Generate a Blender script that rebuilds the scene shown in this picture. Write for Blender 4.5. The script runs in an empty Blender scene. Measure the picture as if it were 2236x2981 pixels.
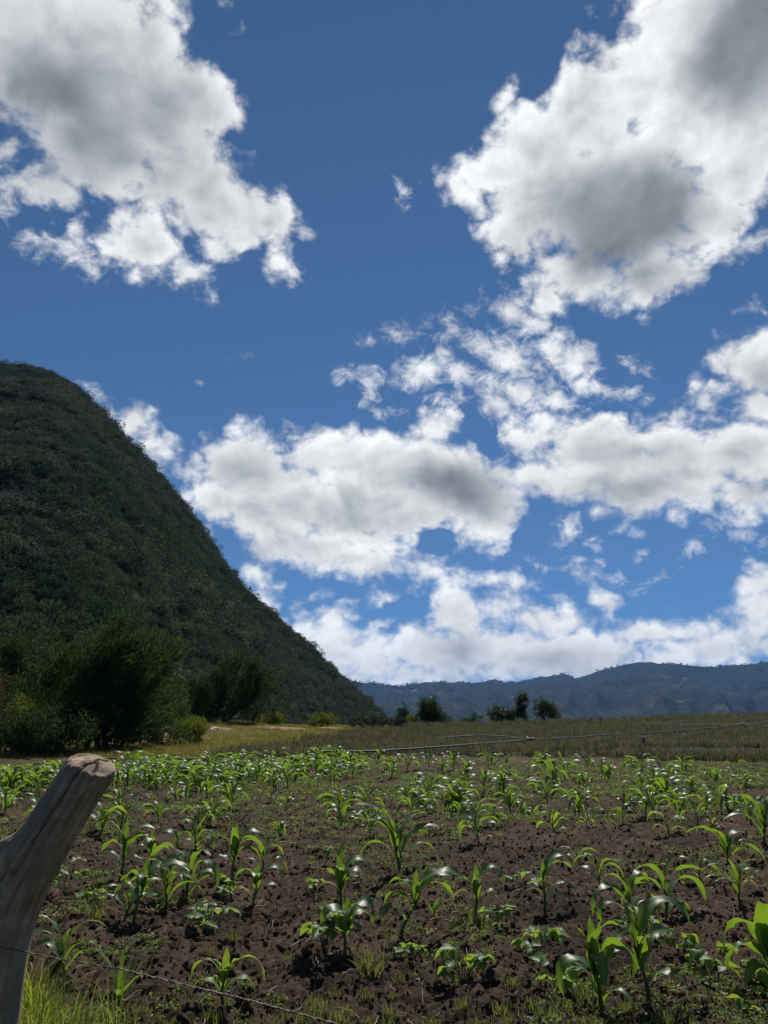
import bpy, bmesh, math, random
import numpy as np
from mathutils import Vector, Matrix, Euler

scene = bpy.context.scene
R = math.radians

# ------------------------------------------------------------------ camera
CAM_H = 1.55
cam_data = bpy.data.cameras.new('camera')
cam_data.sensor_fit = 'VERTICAL'
cam_data.sensor_height = 36.0
cam_data.sensor_width = 27.0
cam_data.lens = 27.05
cam_data.clip_start = 0.05
cam_data.clip_end = 30000.0
cam = bpy.data.objects.new('camera', cam_data)
scene.collection.objects.link(cam)
cam.location = (0.0, 0.0, CAM_H)
cam.rotation_euler = (R(90.0 + 14.8), 0.0, 0.0)
scene.camera = cam

# ------------------------------------------------------------------ sun, exposure
SUN_AZ, SUN_EL = 9.0, 51.0          # degrees, azimuth from +Y towards +X
sun_data = bpy.data.lights.new('sun', 'SUN')
sun_data.energy = 5.0
sun_data.angle = R(0.53)
sun_data.color = (1.0, 0.95, 0.87)
sun = bpy.data.objects.new('sun', sun_data)
scene.collection.objects.link(sun)
sdir = Vector((math.sin(R(SUN_AZ)) * math.cos(R(SUN_EL)), math.cos(R(SUN_AZ)) * math.cos(R(SUN_EL)), math.sin(R(SUN_EL))))
sun.rotation_euler = sdir.to_track_quat('Z', 'Y').to_euler()
sun.location = sdir * 60

vs = scene.view_settings
vs.view_transform = 'Standard'
vs.look = 'None'
vs.exposure = 0.0
vs.gamma = 1.0
vs.use_curve_mapping = False
scene.cycles.max_bounces = 8
scene.cycles.diffuse_bounces = 3
scene.cycles.glossy_bounces = 2
scene.cycles.transmission_bounces = 4
scene.cycles.transparent_max_bounces = 8
scene.cycles.volume_bounces = 0
scene.cycles.use_denoising = True

# ------------------------------------------------------------------ node helper
class NT:
    """Small wrapper for writing node trees as expressions."""
    def __init__(self, tree):
        self.t = tree
        self.x = 0
    def node(self, kind, **kw):
        n = self.t.nodes.new(kind)
        self.x += 1
        n.location = ((self.x % 40) * 180, -(self.x // 40) * 260)
        for k, v in kw.items():
            setattr(n, k, v)
        return n
    def put(self, sock, v):
        if isinstance(v, bpy.types.NodeSocket):
            self.t.links.new(v, sock)
        elif v is not None:
            sock.default_value = v
    def math(self, op, a, b=None, c=None, clamp=False):
        n = self.node('ShaderNodeMath', operation=op, use_clamp=clamp)
        self.put(n.inputs[0], a); self.put(n.inputs[1], b); self.put(n.inputs[2], c)
        return n.outputs[0]
    def vmath(self, op, a, b=None, out=0, scale=None):
        n = self.node('ShaderNodeVectorMath', operation=op)
        self.put(n.inputs[0], a); self.put(n.inputs[1], b)
        if scale is not None: self.put(n.inputs[3], scale)
        return n.outputs[out]
    def noise(self, vec, scale, detail=4.0, rough=0.5, dist=0.0, lac=2.0, out=0, kind='FBM'):
        n = self.node('ShaderNodeTexNoise', noise_dimensions='3D', noise_type=kind)
        self.put(n.inputs['Vector'], vec)
        self.put(n.inputs['Scale'], scale); self.put(n.inputs['Detail'], detail)
        self.put(n.inputs['Roughness'], rough); self.put(n.inputs['Distortion'], dist)
        self.put(n.inputs['Lacunarity'], lac)
        return n.outputs[out]
    def voronoi(self, vec, scale, feature='F1', smooth=None, out=0, rand=1.0, detail=0.0):
        n = self.node('ShaderNodeTexVoronoi', feature=feature)
        self.put(n.inputs['Vector'], vec); self.put(n.inputs['Scale'], scale)
        self.put(n.inputs['Randomness'], rand); self.put(n.inputs['Detail'], detail)
        if smooth is not None: self.put(n.inputs['Smoothness'], smooth)
        return n.outputs[out]
    def remap(self, v, a, b, c=0.0, d=1.0, smooth=True):
        n = self.node('ShaderNodeMapRange', interpolation_type='SMOOTHSTEP' if smooth else 'LINEAR')
        for i, s in enumerate((v, a, b, c, d)): self.put(n.inputs[i], s)
        return n.outputs[0]
    def mix(self, f, a, b, blend='MIX'):
        n = self.node('ShaderNodeMix', data_type='RGBA', blend_type=blend)
        n.clamp_factor = True
        self.put(n.inputs[0], f); self.put(n.inputs[6], a); self.put(n.inputs[7], b)
        return n.outputs[2]
    def ramp(self, v, stops):
        n = self.node('ShaderNodeValToRGB')
        cr = n.color_ramp
        while len(cr.elements) < len(stops): cr.elements.new(0.5)
        for e, (p, c) in zip(cr.elements, stops):
            e.position = p; e.color = (c[0], c[1], c[2], 1.0)
        self.put(n.inputs[0], v)
        return n.outputs[0]
    def combine(self, x, y, z):
        n = self.node('ShaderNodeCombineXYZ')
        self.put(n.inputs[0], x); self.put(n.inputs[1], y); self.put(n.inputs[2], z)
        return n.outputs[0]
    def sep(self, v):
        n = self.node('ShaderNodeSeparateXYZ'); self.put(n.inputs[0], v)
        return n.outputs

# ------------------------------------------------------------------ sky with cumulus clouds
# each lobe of a cloud: azimuth, elevation, half width, half height, tilt (all degrees)
CLOUD_LOBES = [
    (-26.7,42.5,8.4,5.89,9), (-20.6,40.9,6.11,5.59,-16), (-16.7,41.6,3.49,3.43,11), (-17.4,37.8,4.71,4.48,-19), (-23.4,37.9,6.21,3.64,-5),
    (-12.7,35.8,3.37,2.53,-22), (-9.8,35.2,2.24,2.02,6), (-9.2,34.1,1.41,1.61,-4), (-9.4,32.7,1.05,1.18,-24), (-12.0,33.9,2.12,1.58,7),
    (-14.9,34.7,4.08,2.28,-11), (-19.3,32.4,3.27,2.54,-20), (-16.2,31.1,2.73,1.76,-12), (-14.2,33.0,2.54,1.84,-2), (-27.0,34.7,2.33,1.51,-10),
    (-25.8,33.6,0.83,0.94,15), (-29.9,36.2,1.77,1.38,19), (27.2,43.3,5.58,4.64,-19), (22.9,41.4,5.16,3.72,-16), (30.2,38.7,3.71,6.91,-20),
    (18.1,40.7,3.78,3.6,7), (13.1,39.4,3.98,2.96,-8), (10.7,41.9,1.46,2.01,-25), (9.3,38.3,3.31,2.22,13), (6.3,37.6,1.86,1.2,-4),
    (15.4,35.9,5.73,4.88,-9), (20.7,34.7,5.48,5.72,-12), (10.5,34.0,2.61,1.8,-25), (16.3,30.9,4.13,2.5,-18), (21.5,30.1,3.23,2.25,-11),
    (24.3,28.7,1.06,1.34,-12), (26.2,32.5,2.88,2.42,6), (28.3,35.1,2.91,2.65,-17), (14.0,29.5,1.87,1.17,-7), (-11.1,18.2,4.76,2.38,14),
    (-5.9,18.9,4.32,2.16,2), (-3.2,18.9,2.55,2.29,1), (3.6,20.9,2.77,1.39,19), (2.2,18.9,4.06,2.29,-1), (4.9,17.1,5.53,3.31,-11),
    (8.2,15.7,2.75,2.02,-32), (9.5,15.9,1.49,1.51,-3), (7.4,13.7,3.0,1.65,-22), (-3.1,15.3,6.39,3.32,1), (-8.9,14.6,5.06,2.77,-18),
    (-5.7,12.2,5.09,2.03,-9), (-1.8,11.2,5.61,1.65,0), (3.4,10.6,3.03,1.27,-11), (8.8,9.5,2.71,0.9,-12), (5.7,9.7,2.51,1.01,-1), (-14.6,17.3,1.94,1.36,4),
    (-0.5,13.0,3.32,2.04,0), (-13.0,15.4,2.71,2.24,-17), (-19.1,20.5,1.73,1.16,-19), (-17.3,18.8,2.01,0.93,-20), (11.8,20.0,3.39,1.87,-4),
    (16.6,18.9,4.61,2.58,-6), (21.5,18.4,3.96,2.38,-18), (25.9,17.3,3.67,3.01,-8), (13.9,16.6,4.05,1.99,-14), (20.0,15.4,5.49,2.29,-6),
    (25.6,14.4,3.88,1.86,-7), (10.3,21.2,2.21,1.12,-4), (21.9,20.1,1.33,1.3,-8), (27.4,20.1,2.23,1.37,-10), (27.5,23.1,2.18,2.39,11),
    (25.1,21.9,1.87,0.84,6), (28.6,24.2,1.4,1.33,-13), (0.8,8.3,1.52,0.5,0), (-0.1,6.2,2.15,0.6,0), (-8.7,9.4,1.51,0.87,-29), (-5.1,8.4,1.64,0.81,21),
    (25.8,8.5,1.23,1.37,-4), (26.0,6.9,1.52,1.58,-3), (-4.0,6.7,2.52,1.25,20), (-3.0,5.2,4.28,1.48,0), (-1.0,3.7,5.01,1.71,0), (5.7,7.1,2.37,2.11,-1),
    (4.6,4.7,6.18,2.21,0), (8.4,7.6,3.2,1.37,-1), (14.5,9.9,1.54,0.99,-28), (15.6,8.0,1.52,1.1,-13), (12.1,6.3,4.51,1.83,-1), (12.0,4.1,6.09,2.16,-1),
    (17.9,5.2,4.88,1.42,-2), (21.8,5.3,4.02,1.16,-2), (24.7,4.5,4.02,1.35,-2), (-2.9,2.5,6.24,1.45,0), (25.7,5.9,1.83,1.02,-3), (16.6,2.8,8.71,1.4,-1),
    (2.1,3.0,7.91,1.34,0), (-5.5,3.7,4.0,1.46,0), (18.9,3.5,6.86,1.16,-1), (7.1,5.6,4.18,1.72,-1), (-7.1,15.7,6.62,3.55,2), (0.8,15.1,5.09,3.32,0),
    (6.9,15.2,3.75,2.29,-2), (16.5,17.4,5.73,2.7,-5), (22.4,16.4,5.52,2.62,-7), (25.4,38.9,4.33,4.01,-17), (0.1,16.9,4.08,3.07,0),
    (-20.7,21.1,1.13,0.96,-24), (-6.5,5.6,3.76,1.97,1), (-3.0,4.4,5.53,1.96,0), (14.4,4.5,5.96,1.91,-1), (9.1,4.4,4.83,2.18,-1), (-8.6,7.9,1.51,1.47,-39),
    (23.4,4.1,4.1,1.36,-2)]
CLOUD_VEILS = [
    (11.3,30.0,1.69,0.65,-25), (12.3,28.1,2.66,1.06,-25), (4.9,28.9,1.7,0.61,17), (4.8,27.4,0.99,0.68,-2), (1.2,27.8,1.0,0.78,-20),
    (8.4,26.7,2.44,1.1,-4), (3.1,25.2,2.49,1.49,9), (6.1,24.6,2.74,1.11,-12), (10.0,25.6,3.68,1.45,-24), (13.8,26.0,1.71,1.65,-45),
    (10.4,23.1,3.19,1.35,-19), (15.7,23.4,3.06,1.01,-16), (9.0,22.4,1.48,1.37,-3), (13.0,22.2,2.89,1.1,-15), (19.6,24.4,1.04,0.51,-29),
    (-1.9,24.9,1.64,0.55,6), (-1.2,23.7,0.71,1.5,15), (-0.6,22.4,1.39,0.55,-10), (1.4,37.1,0.61,0.92,-1), (14.0,13.3,0.92,1.36,-44),
    (15.5,12.1,1.42,0.49,-19), (15.8,10.9,0.9,0.29,-3), (22.3,11.4,0.57,0.57,-5), (17.4,9.5,0.81,0.32,-3), (19.4,9.2,1.03,0.36,12),
    (18.9,11.4,0.37,0.39,-4), (11.3,10.6,1.46,0.37,-7), (24.9,11.9,1.48,0.56,-27), (-21.7,21.9,0.84,0.33,-24), (-24.2,31.1,1.57,1.0,-3),
    (-26.7,31.1,1.25,0.75,15), (-23.2,30.1,1.25,0.69,-20), (-24.4,32.4,0.74,0.86,14), (-29.6,33.2,1.09,1.33,17), (28.4,30.6,1.5,0.77,18),
    (9.4,29.7,1.22,0.7,-24), (-11.5,25.5,0.54,0.24,25), (-14.8,23.7,0.29,0.29,6), (-0.5,27.5,0.75,0.29,20), (19.2,22.8,0.93,0.47,-28),
    (10.2,29.2,1.71,1.18,-43), (15.3,24.9,2.18,1.65,-46), (5.0,22.9,1.76,0.75,-12), (-8.0,31.9,0.94,0.72,-35), (28.0,26.6,0.81,0.35,-13),
    (8.0,30.3,0.49,0.7,-23)]
CLOUD_CORES = [
    (-24.4,39.7,9.01,5.27,-6,1.2), (-27.1,40.3,4.61,2.84,-2,1.9), (-19.8,37.0,4.24,1.98,-13,1.6), (17.7,33.9,5.46,4.26,-10), (22.7,33.9,3.15,3.24,-13),
    (30.1,42.1,3.12,4.81,-21), (21.0,30.2,3.46,1.35,-11), (5.1,16.5,4.78,2.29,-11), (-10.6,17.6,3.0,1.26,3), (-2.3,14.5,5.11,1.53,1),
    (-7.8,12.7,3.8,1.52,2), (17.6,18.1,4.78,1.34,-6), (18.8,15.6,6.21,1.34,-5), (26.7,14.9,2.83,1.38,-7), (27.8,21.9,1.62,1.35,-11),
    (5.8,4.9,1.99,1.23,-1), (11.9,3.6,3.79,0.96,-1)]
CLOUD_GAPS = [
    (4.1,12.6,1.77,1.02,-16), (7.6,20.8,0.99,2.78,28), (1.8,7.8,2.03,0.75,0), (11.4,12.3,1.95,1.75,-2), (19.5,10.4,3.56,1.44,-4)]

world = bpy.data.worlds.new('World')
scene.world = world
world.use_nodes = True

def build_sky():
    t = world.node_tree
    t.nodes.clear()
    N = NT(t)
    d = N.vmath('NORMALIZE', N.node('ShaderNodeTexCoord').outputs['Generated'])
    dx, dy, dz = N.sep(d)
    sky = N.node('ShaderNodeTexSky', sky_type='NISHITA')
    sky.sun_disc = False
    sky.sun_elevation = R(SUN_EL)
    sky.sun_rotation = R(SUN_AZ)
    sky.altitude = 2600.0
    sky.air_density = 0.75
    sky.dust_density = 0.0
    sky.ozone_density = 3.0
    lift = N.math('MULTIPLY_ADD', N.math('MAXIMUM', dz, 0.0), 0.85, 0.13)      # thin clear mountain air: no milky horizon band
    N.put(sky.inputs['Vector'], N.vmath('NORMALIZE', N.combine(dx, dy, lift)))
    # slow swirl that frays the lobes before they are measured
    w1 = N.vmath('SUBTRACT', N.noise(d, 9.0, 3.0, 0.5, out=1), (0.5, 0.5, 0.5))
    w2 = N.vmath('SUBTRACT', N.noise(d, 34.0, 4.0, 0.55, out=1), (0.5, 0.5, 0.5))
    dw = N.vmath('ADD', N.vmath('ADD', d, N.vmath('SCALE', w1, scale=0.032)), N.vmath('SCALE', w2, scale=0.020))

    def lobes(vec, items, k):
        acc = None
        for az, el, rx, ry, rot, *cap in items:
            a, e, q = R(az), R(el), R(rot)
            c = Vector((math.sin(a) * math.cos(e), math.cos(a) * math.cos(e), math.sin(e)))
            east = Vector((math.cos(a), -math.sin(a), 0.0))
            up = east.cross(c)
            e1 = (east * math.cos(q) + up * math.sin(q)) / R(rx)
            e2 = (up * math.cos(q) - east * math.sin(q)) / R(ry)
            p = N.combine(N.vmath('DOT_PRODUCT', vec, tuple(e1), out=1), N.vmath('DOT_PRODUCT', vec, tuple(e2), out=1), 0.0)
            l = N.vmath('LENGTH', p, out=1)
            r = cap[0] if cap else min(rx, ry, 3.2)
            m = N.math('MULTIPLY_ADD', l, -r, r)           # degrees inside the lobe's edge
            acc = m if acc is None else N.math('SMOOTH_MAX', acc, m, k)
        return acc
    M = lobes(dw, CLOUD_LOBES, 0.25)
    V = lobes(dw, CLOUD_VEILS, 0.15)
    C = lobes(dw, CLOUD_CORES, 0.6)
    G = lobes(dw, CLOUD_GAPS, 0.1)
    M = N.math('SUBTRACT', M, N.math('MULTIPLY', N.math('MAXIMUM', G, 0.0), 3.0))
    # the same broken cumulus goes on all round the sky
    gen = N.noise(N.vmath('MULTIPLY', d, (1.0, 1.0, 1.6)), 3.2, 3.0, 0.5)
    Mg = N.math('MULTIPLY', N.math('SUBTRACT', gen, 0.60), 22.0)
    # inside the field of directions covered by the lobe list, only the lobes count
    inside = N.math('MULTIPLY',
        N.remap(N.math('DIVIDE', N.math('ABSOLUTE', dx), N.math('MAXIMUM', dy, 0.02)), 0.62, 0.80, 1.0, 0.0),
        N.remap(N.math('DIVIDE', dz, N.math('MAXIMUM', dy, 0.02)), 1.20, 1.55, 1.0, 0.0))
    inside = N.math('MULTIPLY', inside, N.math('GREATER_THAN', dy, 0.02))
    def lerp(f, a, b): return N.math('ADD', N.math('MULTIPLY', f, b), N.math('MULTIPLY', N.math('SUBTRACT', 1.0, f), a))
    M = lerp(inside, Mg, M)
    V = lerp(inside, -9.0, V)
    high = N.remap(dz, 0.12, 0.55)
    Cg = N.math('SUBTRACT', Mg, 1.8)
    C = lerp(inside, Cg, C)
    # ragged detail
    fine = N.vmath('MULTIPLY', d, (1.0, 1.0, 1.2))
    n1 = N.noise(fine, 14.0, 10.0, 0.58, dist=0.3)
    n2 = N.noise(fine, 60.0, 8.0, 0.62)
    soft = N.noise(fine, 6.5, 4.0, 0.48, dist=0.4)
    to_sun = N.vmath('NORMALIZE', N.vmath('SUBTRACT', tuple(sdir), d))
    up = N.vmath('ADD', fine, N.vmath('SCALE', to_sun, scale=0.012))
    u1 = N.noise(up, 14.0, 6.0, 0.52, dist=0.3)
    relief = N.math('SUBTRACT', N.noise(fine, 14.0, 6.0, 0.52, dist=0.3), u1)                      # > 0 on slopes that face the sun
    D = N.math('ADD', N.math('ADD', M, 0.22), N.math('MULTIPLY', N.math('SUBTRACT', n1, 0.5), N.math('MULTIPLY_ADD', high, 2.2, 2.8)))
    D = N.math('ADD', D, N.math('MULTIPLY', N.math('SUBTRACT', n2, 0.5), 1.6))
    bil = N.math('MULTIPLY', N.math('ABSOLUTE', N.math('SUBTRACT', N.noise(fine, 24.0, 3.0, 0.45, dist=0.2), 0.5)), 2.0)
    D = N.math('ADD', D, N.math('MULTIPLY', N.math('SUBTRACT', bil, 0.22), 2.0))
    alpha = N.remap(D, -0.3, 1.35)
    alpha = N.math('POWER', alpha, 1.2)
    # thin torn cloud between the big ones
    v1 = N.noise(fine, 42.0, 9.0, 0.66, dist=0.5)
    DV = N.math('ADD', N.math('MULTIPLY', V, 1.25), N.math('MULTIPLY', N.math('SUBTRACT', v1, 0.47), 4.6))
    veil = N.math('MULTIPLY', N.remap(DV, -0.15, 1.9), 0.92)
    alpha = N.math('MAXIMUM', alpha, veil)
    # light through the cloud: thin rims glow, thick middles go grey
    thick = N.math('ADD', C, N.math('MULTIPLY', N.math('SUBTRACT', soft, 0.5), 4.5))
    thick = N.math('ADD', thick, N.math('MULTIPLY', N.math('SUBTRACT', n1, 0.5), 1.6))
    grey = N.remap(thick, -1.2, 2.6)
    rim = N.remap(D, 0.2, 3.4, 1.0, 0.0)
    lum = N.math('ADD', 0.71, N.math('MULTIPLY', rim, 0.30))
    lum = N.math('ADD', lum, N.math('MULTIPLY', relief, 1.3))
    lum = N.math('ADD', lum, N.math('MULTIPLY', N.math('SUBTRACT', soft, 0.5), 0.6))
    lum = N.math('ADD', lum, N.math('MULTIPLY', N.math('SUBTRACT', bil, 0.22), 0.30))
    dark = N.math('ADD', 0.31, N.math('MULTIPLY', relief, 0.28))
    dark = N.math('ADD', dark, N.math('MULTIPLY', N.math('SUBTRACT', soft, 0.5), -0.35))
    lum = lerp(grey, lum, dark)
    lum = N.math('MINIMUM', N.math('MAXIMUM', lum, 0.2), 1.05)
    tint = N.mix(N.remap(lum, 0.3, 0.8), (0.90, 0.97, 1.06, 1), (0.985, 1.0, 1.01, 1))
    cloud = N.vmath('SCALE', tint, scale=lum)
    b1 = N.node('ShaderNodeBackground'); N.put(b1.inputs[0], N.mix(1.0, sky.outputs[0], (0.80, 1.03, 1.10, 1), 'MULTIPLY')); b1.inputs[1].default_value = SKY_STRENGTH
    b2 = N.node('ShaderNodeBackground'); N.put(b2.inputs[0], cloud); b2.inputs[1].default_value = 1.0
    mx = N.node('ShaderNodeMixShader'); N.put(mx.inputs[0], alpha)
    t.links.new(b1.outputs[0], mx.inputs[1]); t.links.new(b2.outputs[0], mx.inputs[2])
    o = N.node('ShaderNodeOutputWorld'); t.links.new(mx.outputs[0], o.inputs[0])

SKY_STRENGTH = 0.085
build_sky()
world.cycles.sampling_method = 'MANUAL'
world.cycles.sample_map_resolution = 256

# ------------------------------------------------------------------ helpers: noise, meshes, tagging
rng = np.random.default_rng(11)
random.seed(11)
COL = scene.collection

def hash2(ix, iy, s=0):
    h = (ix.astype(np.int64) * 374761393 + iy.astype(np.int64) * 668265263 + s * 974634777) & 0xFFFFFFFF
    h = ((h ^ (h >> 13)) * 1274126177) & 0xFFFFFFFF
    h = h ^ (h >> 16)
    return (h & 0xFFFFFF) / float(0x1000000)

def vnoise(x, y, s=0):
    ix = np.floor(x); iy = np.floor(y)
    fx = x - ix; fy = y - iy
    fx = fx * fx * (3 - 2 * fx); fy = fy * fy * (3 - 2 * fy)
    a = hash2(ix, iy, s); b = hash2(ix + 1, iy, s); c = hash2(ix, iy + 1, s); d = hash2(ix + 1, iy + 1, s)
    return (a + (b - a) * fx) * (1 - fy) + (c + (d - c) * fx) * fy

def fbm(x, y, octs=4, s=0, gain=0.5):
    x = np.asarray(x, float); y = np.asarray(y, float)
    a = 1.0; t = 0.0; n = 0.0
    for o in range(octs):
        t = t + a * vnoise(x, y, s + o * 17); n += a
        x = x * 2.03 + 5.3; y = y * 2.03 + 1.7; a *= gain
    return t / n

def lumps(x, y, cell, s=0):
    """Height of rounded lumps, one per cell, 0..1."""
    gx = x / cell; gy = y / cell
    ix = np.floor(gx); iy = np.floor(gy)
    best = np.zeros_like(gx)
    for ox in (-1, 0, 1):
        for oy in (-1, 0, 1):
            cx = ix + ox; cy = iy + oy
            px = cx + hash2(cx, cy, s); py = cy + hash2(cx, cy, s + 1)
            r = 0.35 + 0.5 * hash2(cx, cy, s + 2)
            amp = hash2(cx, cy, s + 3) ** 1.6
            d2 = ((gx - px) ** 2 + (gy - py) ** 2) / (r * r)
            best = np.maximum(best, amp * np.sqrt(np.clip(1 - d2, 0, 1)))
    return best

def sstep(a, b, v):
    t = np.clip((v - a) / (b - a), 0.0, 1.0)
    return t * t * (3.0 - 2.0 * t)

def gz(x, y):
    """Lie of the land: flat field, a crest about 90 m off that rises to the right, a low bank on the left."""
    x = np.asarray(x, float); y = np.asarray(y, float)
    z = sstep(32, 92, y) * (0.30 + 1.15 * sstep(4, 48, x))
    z = z + 0.70 * sstep(37, 55, y) * (1 - sstep(66, 90, y)) * (1 - sstep(-10, 2, x)) * (0.75 + 0.25 * np.sin(x * 0.45 + 1.0))
    far = np.maximum(y - 96.0, 0.0)
    z = z - 0.055 * far * sstep(96, 140, y) * (1 - sstep(900, 1200, y)) - 60.0 * sstep(900, 1200, y)
    return z


def soil_z(x, y):
    x = np.asarray(x, float); y = np.asarray(y, float)
    z = gz(x, y) + 0.09 * (fbm(x * 0.55, y * 0.55, 3, 3) - 0.5)
    z = z + 0.035 * np.sin((x * 0.98 + y * 0.10) * 2 * np.pi / 0.95) * (0.5 + vnoise(x * 0.4, y * 0.4, 8))
    z = z + 0.030 * lumps(x, y, 0.30, 20) + 0.032 * lumps(x + 3, y, 0.15, 30) + 0.024 * lumps(x, y + 7, 0.08, 40)
    z = z + 0.020 * lumps(x, y, 0.045, 50) + 0.034 * (fbm(x * 22, y * 22, 3, 57) - 0.5)
    return z

def mesh_np(name, verts, faces, smooth=False, uv=None, attrs=None):
    """Mesh from numpy vertex and face arrays (all faces the same size)."""
    verts = np.asarray(verts, np.float32); faces = np.asarray(faces, np.int32)
    me = bpy.data.meshes.new(name)
    k = faces.shape[1]
    me.vertices.add(len(verts)); me.vertices.foreach_set('co', verts.ravel())
    me.loops.add(faces.size); me.loops.foreach_set('vertex_index', faces.ravel())
    me.polygons.add(len(faces))
    me.polygons.foreach_set('loop_start', np.arange(0, faces.size, k, dtype=np.int32))
    me.polygons.foreach_set('loop_total', np.full(len(faces), k, np.int32))
    if smooth:
        me.polygons.foreach_set('use_smooth', np.ones(len(faces), bool))
    if uv is not None:
        l = me.uv_layers.new(name='uv')
        l.data.foreach_set('uv', np.asarray(uv, np.float32)[faces.ravel()].ravel())
    for an, av in (attrs or {}).items():
        a = me.attributes.new(an, 'FLOAT', 'POINT')
        a.data.foreach_set('value', np.asarray(av, np.float32).ravel())
    me.update(calc_edges=True)
    return me

def grid_faces(n, m):
    """Quads of an n x m vertex grid (row-major)."""
    i = np.arange(n - 1)[:, None] * m + np.arange(m - 1)[None, :]
    i = i.ravel()
    return np.stack([i, i + 1, i + m + 1, i + m], 1)

def link(name, me, mat=None, parent=None, loc=(0, 0, 0), rot=(0, 0, 0), kind=None):
    o = bpy.data.objects.new(name, me)
    COL.objects.link(o)
    if mat is not None and me is not None and len(me.materials) == 0:
        me.materials.append(mat)
    o.location = loc; o.rotation_euler = rot
    if parent is not None: o.parent = parent
    if kind: o['kind'] = kind
    return o

def thing(o, label, cat, group=None):
    o['label'] = label; o['category'] = cat
    if group: o['group'] = group
    return o

def empty(name, loc=(0, 0, 0), rotz=0.0, s=1.0):
    o = bpy.data.objects.new(name, None)
    COL.objects.link(o)
    o.empty_display_size = 0.1
    o.location = loc; o.rotation_euler = (0, 0, rotz); o.scale = (s, s, s)
    return o

def tube_np(pts, radii, sides=8, cap=True):
    pts = np.asarray(pts, float); n = len(pts)
    radii = np.broadcast_to(np.asarray(radii, float), (n,))
    T = np.gradient(pts, axis=0); T /= np.linalg.norm(T, axis=1)[:, None] + 1e-12
    ref = np.array([0.0, 1.0, 0.0]) if abs(T[0][1]) < 0.9 else np.array([1.0, 0.0, 0.0])
    U = np.cross(T, ref); U /= np.linalg.norm(U, axis=1)[:, None] + 1e-12
    V = np.cross(T, U)
    a = np.linspace(0, 2 * np.pi, sides, endpoint=False)
    ring = np.cos(a)[None, :, None] * U[:, None, :] + np.sin(a)[None, :, None] * V[:, None, :]
    v = (pts[:, None, :] + ring * radii[:, None, None]).reshape(-1, 3)
    f = []
    for i in range(n - 1):
        for j in range(sides):
            k = (j + 1) % sides
            f.append((i * sides + j, i * sides + k, (i + 1) * sides + k, (i + 1) * sides + j))
    if cap:
        b = len(v)
        v = np.vstack([v, pts[:1], pts[-1:]])
        for j in range(sides):
            k = (j + 1) % sides
            f.append((b, k, j, b)); f.append((b + 1, (n - 1) * sides + j, (n - 1) * sides + k, b + 1))
    return v, f

def mesh_mixed(name, v, f, smooth=True):
    me = bpy.data.meshes.new(name)
    me.from_pydata([tuple(p) for p in v], [], [tuple(dict.fromkeys(q)) for q in f])
    if smooth:
        me.polygons.foreach_set('use_smooth', np.ones(len(me.polygons), bool))
    me.update()
    return me

def join_np(parts):
    vs_, fs_, off = [], [], 0
    for v, f in parts:
        vs_.append(np.asarray(v, float)); fs_ += [tuple(i + off for i in q) for q in f]; off += len(v)
    return np.vstack(vs_), fs_

_scatter_n = 0
def scatter(name, pts, rots, scales, variants, idx, parent=None, kind='stuff'):
    """One object that instances small meshes on points (for what nobody could count)."""
    global _scatter_n
    _scatter_n += 1
    src = bpy.data.collections.new('source_%02d' % _scatter_n)
    for i, me in enumerate(variants):
        src.objects.link(bpy.data.objects.new('src_%02d_%03d' % (_scatter_n, i), me))
    me = bpy.data.meshes.new(name)
    n = len(pts)
    me.vertices.add(n); me.vertices.foreach_set('co', np.asarray(pts, np.float32).ravel())
    a = me.attributes.new('rot', 'FLOAT_VECTOR', 'POINT'); a.data.foreach_set('vector', np.asarray(rots, np.float32).ravel())
    sc = np.asarray(scales, np.float32)
    if sc.ndim == 1: sc = np.repeat(sc[:, None], 3, 1)
    a = me.attributes.new('scl', 'FLOAT_VECTOR', 'POINT'); a.data.foreach_set('vector', sc.ravel())
    a = me.attributes.new('idx', 'INT', 'POINT'); a.data.foreach_set('value', np.asarray(idx, np.int32))
    o = link(name, me, None, parent, kind=kind)
    g = bpy.data.node_groups.new('scatter_%02d' % _scatter_n, 'GeometryNodeTree')
    g.interface.new_socket('Geometry', in_out='INPUT', socket_type='NodeSocketGeometry')
    g.interface.new_socket('Geometry', in_out='OUTPUT', socket_type='NodeSocketGeometry')
    gi = g.nodes.new('NodeGroupInput'); go = g.nodes.new('NodeGroupOutput')
    ci = g.nodes.new('GeometryNodeCollectionInfo'); ci.inputs['Collection'].default_value = src
    ci.inputs['Separate Children'].default_value = True; ci.inputs['Reset Children'].default_value = True
    io = g.nodes.new('GeometryNodeInstanceOnPoints'); io.inputs['Pick Instance'].default_value = True
    def attr(nm, ty):
        q = g.nodes.new('GeometryNodeInputNamedAttribute'); q.data_type = ty; q.inputs['Name'].default_value = nm
        return q.outputs['Attribute']
    e2r = g.nodes.new('FunctionNodeEulerToRotation')
    L = g.links.new
    L(gi.outputs[0], io.inputs['Points']); L(ci.outputs[0], io.inputs['Instance'])
    L(attr('idx', 'INT'), io.inputs['Instance Index'])
    L(attr('rot', 'FLOAT_VECTOR'), e2r.inputs[0]); L(e2r.outputs[0], io.inputs['Rotation'])
    L(attr('scl', 'FLOAT_VECTOR'), io.inputs['Scale'])
    L(io.outputs[0], go.inputs[0])
    m = o.modifiers.new('scatter', 'NODES'); m.node_group = g
    return o

# ------------------------------------------------------------------ materials
def new_mat(name):
    m = bpy.data.materials.new(name); m.use_nodes = True
    m.node_tree.nodes.clear()
    N = NT(m.node_tree)
    out = N.node('ShaderNodeOutputMaterial')
    return m, N, out

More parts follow.
